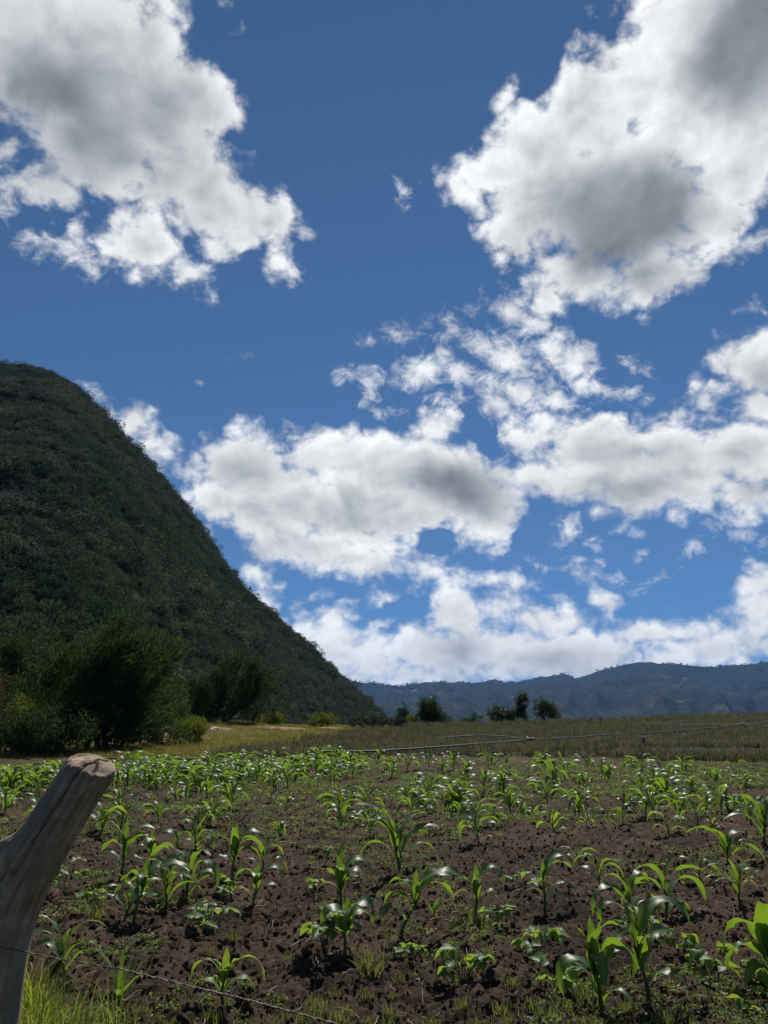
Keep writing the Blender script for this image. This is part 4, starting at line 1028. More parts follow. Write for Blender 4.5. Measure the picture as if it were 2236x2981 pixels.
# ------------------------------------------------------------------ clods, weeds, grass, straw on the soil
def clod_mesh(seed, sub=2):
    bm = bmesh.new()
    bmesh.ops.create_icosphere(bm, subdivisions=sub, radius=1.0)
    r = random.Random(seed)
    o = Vector((r.uniform(0, 50), r.uniform(0, 50), r.uniform(0, 50)))
    sq = Vector((r.uniform(0.8, 1.25), r.uniform(0.8, 1.25), r.uniform(0.6, 0.9)))
    from mathutils import noise as mn
    for v in bm.verts:
        n = mn.noise(v.co * 1.3 + o) * 0.42 + mn.noise(v.co * 3.1 + o) * 0.22
        v.co = Vector((v.co.x * sq.x, v.co.y * sq.y, v.co.z * sq.z)) * (1.0 + n)
    me = bpy.data.meshes.new('clod'); bm.to_mesh(me); bm.free()
    me.materials.append(MAT['clod'])
    return me
CL2 = [clod_mesh(i, 2) for i in range(8)]
CL1 = [clod_mesh(20 + i, 2) for i in range(6)]

def view_points(n, y0, y1, seed, spread=0.56, margin=0.5):
    g = np.random.default_rng(seed)
    y = np.exp(g.uniform(math.log(y0), math.log(y1), n))
    x = g.uniform(-1, 1, n) * (spread * y + margin)
    return x, y, g

x, y, g = view_points(300, 4.0, 9.5, 61)
sz = 0.015 + 0.027 * g.random(300) ** 2.2
z = soil_z(x, y)
for i in range(300):
    o = link('clod', CL2[i % 8], None, SOIL, (x[i], y[i], z[i] + sz[i] * 0.25), tuple(g.uniform(0, 6.28, 3)))
    o.scale = (sz[i],) * 3
n = 46000
x, y, g = view_points(n, 3.2, 27.5, 62)
sz = (0.005 + 0.018 * g.random(n) ** 3) * (0.85 + y * 0.012)
z = soil_z(x, y)
scatter('small_clods', np.stack([x, y, z + sz * 0.1], 1), g.uniform(0, 6.28, (n, 3)), sz, CL1, g.integers(0, 6, n), parent=SOIL)

def blade_tuft(seed, n, h, w, spread, lean=0.5, seg=4):
    """Loose tuft of grass blades as one small mesh."""
    g = np.random.default_rng(seed)
    V, F = [], []
    off = 0
    for i in range(n):
        a = g.uniform(0, 2 * np.pi); L = h * g.uniform(0.55, 1.1)
        s = np.linspace(0, 1, seg)
        th = (g.uniform(0.02, lean)) + g.uniform(0.1, 1.5) * s ** 1.7 * lean * 1.6
        d = np.stack([np.sin(th), 0 * s, np.cos(th)], 1) * L / (seg - 1)
        m = np.vstack([[0, 0, 0], np.cumsum(d[:-1], 0)])
        ww = 0.5 * w * g.uniform(0.7, 1.2) * (1 - s) ** 0.7; ww[-1] = 0.0004
        b = g.uniform(-0.6, 0.6)
        A = m + np.stack([0 * s, ww, ww * b], 1); B = m - np.stack([0 * s, ww, ww * b], 1)
        v = np.stack([A, B], 1).reshape(-1, 3)
        c, sn = math.cos(a), math.sin(a)
        v = v @ np.array([[c, sn, 0], [-sn, c, 0], [0, 0, 1.0]])
        v += [g.normal(0, spread), g.normal(0, spread), 0]
        V.append(v); F.append(grid_faces(seg, 2) + off); off += seg * 2
    return np.vstack(V), np.vstack(F)

def tuft_meshes(k, mat, **kw):
    out = []
    for i in range(k):
        v, f = blade_tuft(kw.pop('seed0', 0) + i * 7 + 1, **kw)
        me = mesh_np('tuft', v, f); me.materials.append(mat); out.append(me)
    return out

# separate tufts of grass on the bare soil in front
TUFT = tuft_meshes(5, MAT['tuft'], n=60, h=0.13, w=0.007, spread=0.035, lean=0.75)
TUFT_AT = [
 (-2.22, 6.41, 1.16), (-2.54, 7.58, 1.03), (-0.47, 6.69, 0.80), (-0.08, 5.17, 1.32), (-0.26, 4.72, 0.43), (-0.62, 5.51, 0.50), (-0.10, 4.73, 0.57), (-0.39, 4.65, 0.49), (-1.13, 5.52, 0.50), (0.64, 6.16, 0.93), (0.70, 5.88, 0.80), (0.95, 4.59, 0.83), (1.32, 4.70, 0.64), (1.11, 4.86, 0.80), (0.48, 5.61, 0.68), (2.21, 6.04, 0.64), (0.73, 4.91, 0.59), (0.43, 4.65, 0.63), (0.08, 5.17, 0.62), (0.05, 4.79, 0.43), (1.39, 5.09, 0.54), (2.63, 5.92, 0.53), (-0.71, 7.86, 0.59), (-1.06, 5.93, 0.71)
]
for i, (tx, ty, ts) in enumerate(TUFT_AT):
    r = random.Random(i)
    o = link('grass_tuft', TUFT[i % 5], None, None, (tx, ty, float(soil_z(tx, ty)) - 0.01), (0, 0, r.uniform(0, 6.28)))
    o.scale = (ts, ts, ts)
    o_ = sorted(TUFT_AT, key=lambda q: q[0] / q[1]).index((tx, ty, ts)) + 1
    thing(o, 'low tuft of thin grass on the soil in front, %s from the left' % nth(o_), 'grass tuft', 'grass tufts on the soil in front')

def weed_mesh(seed, n, size, leaf):
    g = np.random.default_rng(seed)
    a = g.uniform(0, 2 * np.pi, n); d = size * np.sqrt(g.random(n)); h = size * 0.5 * g.uniform(0.15, 1.0, n)
    c = np.stack([np.cos(a) * d, np.sin(a) * d, h], 1)
    return leaf_cloud(c, g, leaf, 0.62, np.array([0, 0, 1.0]), 0.9, flat=True)

def leaf_cloud(c, g, leaf, aspect, bias, spread, flat=False):
    """Small rhombic leaves at points c; bias = main direction of the leaf axis (or of its face when flat)."""
    n = len(c)
    d = g.normal(0, 1, (n, 3)) * spread + bias
    d /= np.linalg.norm(d, axis=1)[:, None] + 1e-9
    e = np.cross(d, g.normal(0, 1, (n, 3))); e /= np.linalg.norm(e, axis=1)[:, None] + 1e-9
    if flat:
        ax = e; sd = np.cross(d, e)
    else:
        ax = d; sd = e
    L = leaf * g.uniform(0.6, 1.3, n)[:, None]
    nrm = np.cross(ax, sd)
    p0 = c; p2 = c + ax * L
    p1 = c + ax * L * 0.45 + sd * L * aspect * 0.5 + nrm * L * 0.08
    p3 = c + ax * L * 0.45 - sd * L * aspect * 0.5 + nrm * L * 0.08
    v = np.stack([p0, p1, p2, p3], 1).reshape(-1, 3)
    f = np.arange(n * 4).reshape(n, 4)
    return v, f

WEED = []
for i in range(6):
    v, f = weed_mesh(70 + i, 34, 0.13, 0.045)
    me = mesh_np('weed', v, f); me.materials.append(MAT['weed']); WEED.append(me)
def weed_patches():
    n = 26000
    x, y, g = view_points(n, 3.8, 28.0, 64)
    far = sstep(12, 20, y)
    m = fbm(x * 0.7, y * 0.55, 3, 55)
    keep = m > (0.535 - 0.125 * far - 0.07 * sstep(2, 7, x) * sstep(9, 14, y))
    keep &= g.random(n) < (0.32 + 0.68 * far)
    keep &= (y < field_edge(x) - 0.3)
    x, y = x[keep], y[keep]
    k = len(x)
    s = g.uniform(0.35, 1.0, k) * (0.55 + 0.5 * sstep(6, 18, y))
    scatter('low_weeds', np.stack([x, y, soil_z(x, y)], 1), np.stack([0 * x, 0 * x, g.uniform(0, 6.28, k)], 1), s, WEED, g.integers(0, 6, k))
weed_patches()

def straw_litter():
    n = 700
    x, y, g = view_points(n, 3.6, 13, 66)
    V, F = [], []
    for i in range(n):
        a = g.uniform(0, 6.28); L = g.uniform(0.04, 0.16)
        t = np.linspace(-0.5, 0.5, 4)
        bx = x[i] + np.cos(a) * L * t + g.normal(0, 0.006, 4); by = y[i] + np.sin(a) * L * t + g.normal(0, 0.006, 4)
        bz = soil_z(bx, by) + 0.006 + g.uniform(0, 0.015, 4)
        w = 0.0022
        A = np.stack([bx - np.sin(a) * w, by + np.cos(a) * w, bz], 1); B = np.stack([bx + np.sin(a) * w, by - np.cos(a) * w, bz + 0.002], 1)
        V.append(np.stack([A, B], 1).reshape(-1, 3)); F.append(grid_faces(4, 2) + i * 8)
    link('straw_litter', mesh_np('straw_litter', np.vstack(V), np.vstack(F)), MAT['straw'], kind='stuff')
straw_litter()

# long sunlit grass along the fence, bottom left
LONG = tuft_meshes(6, MAT['grass'], n=24, h=0.46, w=0.008, spread=0.06, lean=0.75, seg=6)
g = np.random.default_rng(90)
n = 520
lx = g.uniform(-2.7, -0.55, n); ly = g.uniform(2.7, 4.7, n)
keep = (lx + 1.85) < (4.75 - ly) * 0.75 + 0.1 * g.normal(0, 1, n)
keep &= ~((np.abs(lx + 0.9) < 0.25) & (ly < 2.1))
lx, ly = lx[keep], ly[keep]
scatter('long_grass', np.stack([lx, ly, soil_z(lx, ly) - 0.02], 1), np.stack([0 * lx, 0 * lx, g.uniform(0, 6.28, len(lx))], 1), g.uniform(0.35, 0.85, len(lx)), LONG, g.integers(0, 6, len(lx)))
n = 700
lx = g.uniform(-3.2, 3.2, n); ly = g.uniform(2.6, 4.55, n) 
keep = fbm(lx * 1.6, ly * 1.6, 2, 12) > 0.52
scatter('verge_grass', np.stack([lx, ly, soil_z(lx, ly) - 0.01], 1)[keep], np.stack([0 * lx, 0 * lx, g.uniform(0, 6.28, n)], 1)[keep], g.uniform(0.3, 0.9, n)[keep], TUFT, g.integers(0, 5, n)[keep])

# onion leaves over the field behind, trodden down along the hose
HOSE = [(-2.4, 29.0), (-0.23, 29.98), (1.39, 31.99), (3.15, 34.88), (5.52, 38.96), (8.13, 43.01), (11.82, 47.43), (14.77, 51.3), (17.53, 52.32), (21.51, 56.85), (25.6, 60.71), (28.89, 64.19), (31.98, 66.51), (38.0, 71.0)]
ONION = tuft_meshes(6, MAT['onion'], n=11, h=0.30, w=0.028, spread=0.07, lean=0.7, seg=3)
def onion_leaves():
    g = np.random.default_rng(91)
    n = 22000
    y = 27 + 69 * g.random(n) ** 1.25
    x = onion_left(y) + 0.3 + g.random(n) * (0.60 * y + 4 - onion_left(y))
    rows = np.round((y * 0.93 - x * 0.2) / 0.43) * 0.43
    y = (rows + x * 0.2) / 0.93 + g.normal(0, 0.07, n)
    keep = (y > field_edge(x) + 0.35) & (fbm(x * 0.07, y * 0.4, 3, 33) > 0.40)
    hx = np.concatenate([np.linspace(a[0], b[0], 60) for a, b in zip(HOSE[:-1], HOSE[1:])]); hy = np.concatenate([np.linspace(a[1], b[1], 60) for a, b in zip(HOSE[:-1], HOSE[1:])])
    keep &= np.array([np.min((hx - a) ** 2 + (hy - b) ** 2) for a, b in zip(x, y + 0.5)]) > 0.55 ** 2
    x, y = x[keep], y[keep]; k = len(x)
    s = g.uniform(0.6, 1.9, k) * (1 + 0.5 * sstep(85, 93, y))
    z = gz(x, y) + 0.02
    scatter('onion_leaves', np.stack([x, y, z], 1), np.stack([0 * x, 0 * x, g.uniform(0, 6.28, k)], 1), s, ONION, g.integers(0, 6, k))
onion_leaves()

# rough grass on the bank
BANKG = tuft_meshes(5, mat_leaf('bank_grass', (0.075, 0.085, 0.016), (0.200, 0.165, 0.045), (0.30, 0.28, 0.05), 0.6, 0.3, 0.4), n=16, h=0.22, w=0.02, spread=0.12, lean=0.7, seg=3)
def bank_grass():
    g = np.random.default_rng(92)
    n = 15000
    y = 29.5 + 62 * g.random(n) ** 1.1
    x = onion_left(y) - (onion_left(y) + 30) * g.random(n) ** 1.3
    bare = np.zeros(n)
    for bx, by, rx, ry in BARE:
        bare = np.maximum(bare, 1.45 - np.hypot((x - bx) / rx, (y - by) / ry))
    keep = (bare < 0.25 * g.random(n)) & (y > field_edge(x) + 0.3)
    x, y = x[keep], y[keep]; k = len(x)
    s = g.uniform(0.4, 1.2, k) * (0.6 + 0.9 * fbm(x * 0.3, y * 0.3, 2, 44))
    scatter('bank_grass', np.stack([x, y, bank_z(x, y) - 0.03], 1), np.stack([0 * x, 0 * x, g.uniform(0, 6.28, k)], 1), s, BANKG, g.integers(0, 5, k))
bank_grass()

# ------------------------------------------------------------------ trees and bushes
def foliage(name, base, tip, trans, mixf=0.3, rough=0.7, spec=0.12):
    return mat_leaf(name, base, tip, trans, rough, spec, mixf)
MAT['acacia'] = foliage('acacia_foliage', (0.026, 0.050, 0.020), (0.046, 0.074, 0.022), (0.065, 0.105, 0.022), 0.34)
MAT['cypress'] = foliage('dark_foliage', (0.020, 0.038, 0.014), (0.038, 0.062, 0.020), (0.06, 0.10, 0.02))
MAT['brownish'] = foliage('brownish_foliage', (0.045, 0.045, 0.018), (0.075, 0.060, 0.024), (0.13, 0.10, 0.03))
MAT['yellow'] = foliage('yellow_green_foliage', (0.080, 0.110, 0.016), (0.130, 0.150, 0.024), (0.24, 0.28, 0.03))
MAT['greygreen'] = foliage('grey_green_foliage', (0.026, 0.034, 0.018), (0.052, 0.060, 0.032), (0.05, 0.065, 0.03))
MAT['crest'] = foliage('crest_foliage', (0.024, 0.044, 0.016), (0.050, 0.078, 0.022), (0.10, 0.14, 0.03), rough=0.45, spec=0.4)

def tree(name, label, cat, base, lobes, n_clump, per, clump_r, leaf, aspect, mat, lean=(0, 0, 0.4), spread=0.8, trunk=0.10, stems=1, seed=0, group=None, shell=0.45, stretch=0.0):
    """lobes: (dx, dy, z, rx, ry, rz) ellipsoids of the crown, metres from the base."""
    g = np.random.default_rng(seed)
    root = empty(name, base)
    thing(root, label, cat, group)
    vol = np.array([l[3] * l[4] * l[5] for l in lobes]); vol = vol / vol.sum()
    which = g.choice(len(lobes), n_clump, p=vol)
    u = g.normal(0, 1, (n_clump, 3)); u /= np.linalg.norm(u, axis=1)[:, None]
    rad = shell + (1 - shell) * g.random(n_clump) ** 0.6
    Lb = np.array(lobes, float)
    cc = Lb[which, :3] + u * rad[:, None] * Lb[which, 3:6]
    cc = cc * (1 + 0.10 * g.normal(0, 1, (n_clump, 1)) * [1, 1, 0.6])
    cc[:, 2] = np.maximum(cc[:, 2], 0.12)
    lean = np.array(lean, float)
    P, B = [], []
    for i in range(n_clump):
        k = int(per * g.uniform(0.6, 1.4))
        off = g.normal(0, 1, (k, 3)) * clump_r * g.uniform(0.6, 1.25)
        off[:, 2] *= 0.75
        if stretch:
            ln = lean / (np.linalg.norm(lean) + 1e-9)
            off = off * 0.55 + ln * g.uniform(-0.3, 1.0, (k, 1)) * clump_r * stretch
        P.append(cc[i] + off)
        B.append(np.repeat((lean + u[i] * 0.5)[None], k, 0))
    P = np.vstack(P); B = np.vstack(B)
    v, f = leaf_cloud(P, g, leaf, aspect, B, spread)
    link('crown', mesh_np('crown', v, f), MAT[mat], root)
    parts = []
    top = max(l[2] for l in lobes)
    for s in range(stems):
        a = g.uniform(0, 6.28)
        ox, oy = (0.0, 0.0) if stems == 1 else (math.cos(a) * trunk * 3, math.sin(a) * trunk * 3)
        l = lobes[s % len(lobes)]
        t = np.linspace(0, 1, 7)
        tx = ox + (l[0] - ox) * t ** 1.5; ty = oy + (l[1] - oy) * t ** 1.5; tz = -0.2 + (l[2] + 0.2) * t
        parts.append(tube_np(np.stack([tx + 0.04 * np.sin(t * 6 + s), ty, tz], 1), trunk * (1 - 0.7 * t), 7))
        near = np.argsort(g.random(n_clump))[: max(6, n_clump // (8 * stems))]
        for i in near:
            q = g.uniform(0.3, 0.9)
            p0 = np.array([np.interp(q, t, tx), np.interp(q, t, ty), np.interp(q, t, tz)])
            p1 = cc[i]
            m = (p0 + p1) / 2 + g.normal(0, 0.06, 3) * np.linalg.norm(p1 - p0)
            parts.append(tube_np([p0, m, p1], [trunk * 0.35, trunk * 0.2, trunk * 0.06], 5))
    v, f = join_np(parts)
    link('trunk', mesh_mixed('trunk', v, f), MAT['bark'], root)
    return root

def gpt(x, y): return (x, y, float(bank_z(x, y)))
# the row of trees at the left edge of the field
tree('windswept_tree', 'large feathery green tree leaning right, tallest at the field edge behind the post', 'tree', gpt(-12.6, 35.0),
     [(0.0, 0, 1.9, 2.1, 1.8, 1.8), (0.2, 0.2, 3.5, 1.7, 1.5, 1.4), (1.6, 0.0, 3.2, 1.4, 1.3, 1.3), (-1.5, 0, 3.0, 1.3, 1.3, 1.3), (-2.5, 0, 1.9, 1.3, 1.3, 1.3), (0.4, 0, 4.8, 0.9, 0.9, 0.9), (1.6, 0, 4.5, 0.8, 0.8, 0.7), (2.4, 0, 3.9, 0.7, 0.7, 0.7), (1.9, 0, 1.6, 1.2, 1.2, 1.1), (-3.3, 0.2, 1.0, 1.1, 1.0, 0.9), (-0.6, 0, 4.3, 0.8, 0.8, 0.8), (-1.0, -0.4, 0.7, 1.4, 1.2, 0.8), (0.9, -0.4, 0.7, 1.5, 1.2, 0.8)],
     470, 52, 0.27, 0.24, 0.24, 'acacia', (0.75, 0, 0.85), 0.42, 0.16, 3, 1, 'trees at the left edge of the field', shell=0.5, stretch=3.6)
tree('dark_tree', 'dark dense tree cluster with upright sprays, behind the grassy bank', 'tree', (-12.6, 63.5, 0.5),
     [(-1.5, 0, 2.2, 2.0, 1.8, 2.0), (0.6, 0, 2.9, 1.8, 1.6, 2.1), (2.3, 0.2, 2.3, 1.7, 1.6, 2.0), (-2.9, 0.3, 1.9, 1.6, 1.6, 1.6), (0.9, 0, 4.6, 0.9, 0.9, 1.1), (2.1, 0, 4.0, 0.9, 0.9, 1.0), (-0.7, 0, 4.0, 0.9, 0.9, 1.1)],
     280, 52, 0.30, 0.28, 0.26, 'cypress', (0.35, 0, 1.0), 0.45, 0.16, 3, 2, 'trees at the left edge of the field', stretch=2.8)
tree('bushy_tree', 'dark low bushy tree between the leaning tree and the dark cluster', 'tree', gpt(-14.8, 50.0),
     [(0, 0, 1.7, 1.7, 1.5, 1.6), (-1.4, 0, 2.3, 1.4, 1.4, 1.6), (1.5, 0, 1.2, 1.1, 1.1, 1.1)],
     170, 60, 0.32, 0.18, 0.4, 'acacia', (0.4, 0, 0.7), 0.7, 0.12, 2, 3, 'trees at the left edge of the field', stretch=1.0)
tree('brown_tree', 'brownish olive tree at the left edge of the picture', 'tree', gpt(-16.9, 33.0),
     [(0, 0, 2.6, 1.1, 1.1, 1.4), (-1.0, 0, 3.0, 1.2, 1.2, 1.2), (0.3, 0, 1.3, 1.2, 1.2, 1.0), (-1.2, 0, 1.4, 1.2, 1.2, 1.2)],
     170, 70, 0.30, 0.15, 0.34, 'brownish', (0.2, 0, 0.8), 0.7, 0.11, 2, 4, 'trees at the left edge of the field', stretch=0.8)
tree('leafy_shrub', 'bright yellow-green shrub beside the brownish tree', 'shrub', gpt(-14.7, 32.2),
     [(0, 0, 1.75, 0.55, 0.6, 0.42), (0.2, 0, 1.2, 0.5, 0.5, 0.6)], 34, 60, 0.16, 0.11, 0.4, 'yellow', (0.3, 0, 0.7), 0.8, 0.04, 2, 5, 'shrubs below the trees on the left')
tree('leafy_shrub', 'dark green shrub at the foot of the large leaning tree, above the far maize', 'shrub', gpt(-12.9, 30.6),
     [(0, 0, 0.9, 1.2, 0.9, 1.0), (0.9, 0, 0.8, 1.0, 0.9, 0.8), (-1.0, 0, 0.8, 0.9, 0.8, 0.8)], 110, 60, 0.22, 0.13, 0.45, 'cypress', (0.3, 0, 0.6), 0.9, 0.06, 3, 6, 'shrubs below the trees on the left')
tree('leafy_shrub', 'grey-green shrub mass left of the fence post, above the far maize', 'shrub', gpt(-15.4, 30.4),
     [(0, 0, 0.8, 1.1, 0.9, 0.9), (-1.0, 0, 0.9, 1.0, 0.9, 1.0), (1.0, 0, 0.7, 0.9, 0.9, 0.7)], 100, 55, 0.24, 0.12, 0.5, 'greygreen', (0.1, 0, 0.6), 1.0, 0.06, 3, 7, 'shrubs below the trees on the left')
tree('leafy_shrub', 'dark shrub in the shade right of the large leaning tree', 'shrub', gpt(-10.4, 37.5),
     [(0, 0, 0.7, 1.1, 0.9, 0.8), (-0.9, 0, 1.1, 1.0, 0.9, 1.0), (-2.4, 0, 1.0, 1.3, 1.0, 1.0)], 170, 55, 0.22, 0.12, 0.45, 'cypress', (0.3, 0, 0.6), 0.9, 0.05, 2, 8, 'shrubs below the trees on the left')
tree('grassy_shrub', 'rounded olive shrub standing alone on the near end of the grassy bank', 'shrub', gpt(-9.9, 40.6),
     [(0, 0, 0.55, 0.95, 0.8, 0.55), (0.35, 0, 0.75, 0.55, 0.5, 0.42)], 90, 50, 0.16, 0.16, 0.2, 'yellow', (0.15, 0, 1.0), 0.4, 0.03, 3, 9, None, stretch=0.8)
tree('tall_tree', 'tall thin dark tree with bare stems behind the brownish tree', 'tree', (-22.5, 50.0, 0.0),
     [(0, 0, 5.4, 1.6, 1.5, 1.4), (-1.8, 0, 5.0, 1.5, 1.5, 1.6), (1.6, 0, 3.6, 1.3, 1.3, 1.2), (0.2, 0, 2.2, 2.0, 1.6, 1.6), (2.6, 0, 4.9, 0.9, 0.9, 1.0)],
     230, 60, 0.34, 0.2, 0.4, 'cypress', (0.2, 0, 0.7), 0.8, 0.10, 4, 10, 'trees at the left edge of the field')
tree('round_shrub', 'pale rounded shrub in the hollow left of the large leaning tree', 'shrub', (-19.6, 44.0, 0.1),
     [(0, 0, 1.5, 1.4, 1.2, 1.2), (1.3, 0, 1.1, 1.1, 1.0, 1.0)], 100, 60, 0.3, 0.15, 0.5, 'greygreen', (0, 0, 0.6), 1.0, 0.06, 2, 11, 'shrubs below the trees on the left')
# tufts and shrubs on the bank
for k, (bx, by, w, h, mt, lab) in enumerate([
        (-9.6, 66.5, 1.3, 0.75, 'yellow', 'small bright green shrub on the bank, leftmost of the three on its crest'),
        (-5.6, 70.0, 1.35, 1.05, 'yellow', 'rounded yellow-green shrub on the crest of the grassy bank'),
        (-1.9, 74.0, 1.9, 0.9, 'greygreen', 'wide pale dry shrub at the right end of the bank'),
        (-12.9, 52.0, 1.5, 0.6, 'yellow', 'low green shrub in front of the dark cluster on the left of the bank'),
        (1.3, 84.0, 1.6, 0.8, 'greygreen', 'low pale shrub right of the wide dry one, at the edge of the dark field')]):
    tree('bank_shrub', lab, 'shrub', (bx, by, float(bank_z(bx, by)) - 0.05), [(0, 0, h * 0.5, w, w * 0.8, h * 0.55), (w * 0.3, 0, h * 0.7, w * 0.5, w * 0.5, h * 0.4)],
         60, 40, 0.16, 0.2, 0.25, mt, (0.15, 0, 1.0), 0.5, 0.03, 3, 30 + k, 'shrubs on the grassy bank', stretch=0.8)
# trees along the crest of the onion field
def cpt(x, y): return (x, y, float(gz(x, y)))
_n0 = set(bpy.data.objects)
CR = 'trees along the crest of the onion field'
tree('round_tree', 'dense round dark green tree on the crest, the fullest one', 'tree', cpt(5.5, 97.0),
     [(0, 0, 1.5, 1.65, 1.5, 1.5), (-0.1, 0, 2.5, 1.2, 1.2, 1.2), (0.5, 0, 1.1, 1.5, 1.3, 1.0)], 240, 70, 0.24, 0.19, 0.45, 'crest', (0, 0, 0.9), 0.7, 0.12, 1, 40, CR)
tree('small_shrub', 'small dark shrub just right of the dense round tree on the crest', 'shrub', cpt(8.0, 97.0), [(0, 0, 0.65, 0.8, 0.7, 0.6), (-0.8, 0, 0.9, 0.5, 0.5, 0.8)], 46, 45, 0.2, 0.16, 0.45, 'crest', (0, 0, 0.6), 0.9, 0.04, 2, 41, CR)
tree('small_shrub', 'feathery green shrub on the crest, left end of the wide clump', 'shrub', cpt(11.4, 98.0), [(0, 0, 0.75, 0.9, 0.7, 0.75), (-1.4, 0, 0.45, 0.8, 0.6, 0.5)], 56, 45, 0.2, 0.16, 0.45, 'acacia', (0, 0, 0.6), 0.9, 0.04, 2, 42, CR)
tree('wide_tree', 'wide low dark clump of leafy stems at the middle of the crest', 'tree', cpt(14.2, 98.0), [(-0.5, 0, 1.25, 1.0, 0.8, 1.1), (0.8, 0, 1.2, 1.0, 0.8, 1.0), (2.0, 0, 1.05, 0.7, 0.7, 0.85)], 120, 45, 0.22, 0.19, 0.5, 'crest', (0, 0, 0.7), 0.9, 0.07, 5, 43, CR)
tree('slim_tree', 'taller slim tree on the crest, left of the pair on the right', 'tree', cpt(17.1, 98.0), [(0, 0, 3.0, 0.85, 0.8, 1.1), (-0.3, 0, 1.6, 0.8, 0.7, 0.8), (0.2, 0, 0.7, 0.5, 0.5, 0.5)], 110, 42, 0.22, 0.19, 0.5, 'crest', (0, 0, 0.7), 0.9, 0.07, 2, 44, CR)
tree('wide_tree', 'broader open tree on the crest, right one of the pair', 'tree', cpt(19.6, 98.0), [(-0.3, 0, 2.2, 0.95, 0.8, 1.1), (0.9, 0, 1.8, 0.8, 0.8, 1.1), (1.5, 0, 1.0, 0.7, 0.7, 0.7), (-0.5, 0, 0.9, 0.8, 0.7, 0.7)], 140, 42, 0.22, 0.19, 0.5, 'crest', (0, 0, 0.7), 0.9, 0.07, 3, 45, CR)
tree('pointed_tree', 'small dark pointed tree at the end of the hill slope', 'tree', cpt(2.6, 112.0), [(0, 0, 1.4, 1.1, 1.0, 1.4), (0, 0, 2.6, 0.6, 0.6, 0.9)], 80, 45, 0.24, 0.2, 0.35, 'cypress', (0, 0, 1.0), 0.6, 0.08, 1, 46, CR)
tree('round_shrub', 'bright yellow-green round shrub left of the dense round tree on the crest', 'shrub', cpt(3.4, 96.0), [(0, 0, 0.75, 0.75, 0.7, 0.7)], 44, 45, 0.2, 0.15, 0.4, 'yellow', (0, 0, 0.7), 0.8, 0.03, 2, 47, CR)
tree('small_shrub', 'tiny dark bush between the wide clump and the pair on the crest', 'shrub', cpt(15.9 + 0.4, 100.0), [(0, 0, 0.45, 0.5, 0.5, 0.45)], 20, 40, 0.15, 0.15, 0.4, 'crest', (0, 0, 0.7), 0.8, 0.03, 1, 48, CR)
for o in set(bpy.data.objects) - _n0:
    if o.type == 'EMPTY': o.scale = (0.88, 0.88, 0.90)

# ------------------------------------------------------------------ scrub over the hill
def mat_scrub():
    m, N, out = new_mat('hill_scrub')
    gi = N.node('ShaderNodeNewGeometry'); oi = N.node('ShaderNodeObjectInfo')
    r = N.math('FRACT', N.math('ADD', oi.outputs['Random'], N.math('MULTIPLY', gi.outputs['Random Per Island'], 0.35)))
    c = N.ramp(r, [(0.0, (0.028, 0.046, 0.032)), (0.35, (0.052, 0.076, 0.044)), (0.65, (0.080, 0.094, 0.058)), (0.85, (0.118, 0.116, 0.078)), (1.0, (0.165, 0.165, 0.125))])
    big = N.noise(gi.outputs['Position'], 0.014, 4, 0.6)
    c = N.mix(N.remap(big, 0.48, 0.62, 0, 0.65), c, (0.030, 0.062, 0.028, 1))
    dry = N.noise(N.vmath('ADD', gi.outputs['Position'], (300, 0, 0)), 0.018, 4, 0.6)
    c = N.mix(N.remap(dry, 0.52, 0.66, 0, 0.45), c, (0.105, 0.100, 0.064, 1))
    s1 = principled(N, c, 0.95, 0.03)
    t = N.node('ShaderNodeBsdfTranslucent'); N.put(t.inputs[0], c)
    mx = N.node('ShaderNodeMixShader'); mx.inputs[0].default_value = 0.3
    m.node_tree.links.new(s1, mx.inputs[1]); m.node_tree.links.new(t.outputs[0], mx.inputs[2])
    N.put(out.inputs[0], mx.outputs[0])
    return m
MAT['scrub'] = mat_scrub()
def bush_mesh(seed, n, leaf, squash=0.75):
    g = np.random.default_rng(seed)
    nl = 5
    c = g.normal(0, 0.42, (nl, 3)) * [1, 1, 0.5]; c[:, 2] = np.abs(c[:, 2]) + 0.25
    w = g.integers(0, nl, n)
    u = g.normal(0, 1, (n, 3)); u /= np.linalg.norm(u, axis=1)[:, None]
    p = c[w] + u * (0.5 * (0.55 + 0.45 * g.random((n, 1)))) * [1, 1, squash]
    p[:, 2] = np.maximum(p[:, 2], 0.0)
    v, f = leaf_cloud(p, g, leaf, 0.6, np.array([0, 0, 0.5]) + u * 0.6, 0.6)
    me = mesh_np('bush', v, f); me.materials.append(MAT['scrub'])
    return me
SCRUB = [bush_mesh(200 + i, 420, 0.15, sq) for i, sq in enumerate((0.7, 0.8, 0.9, 1.2, 0.6, 1.0))]
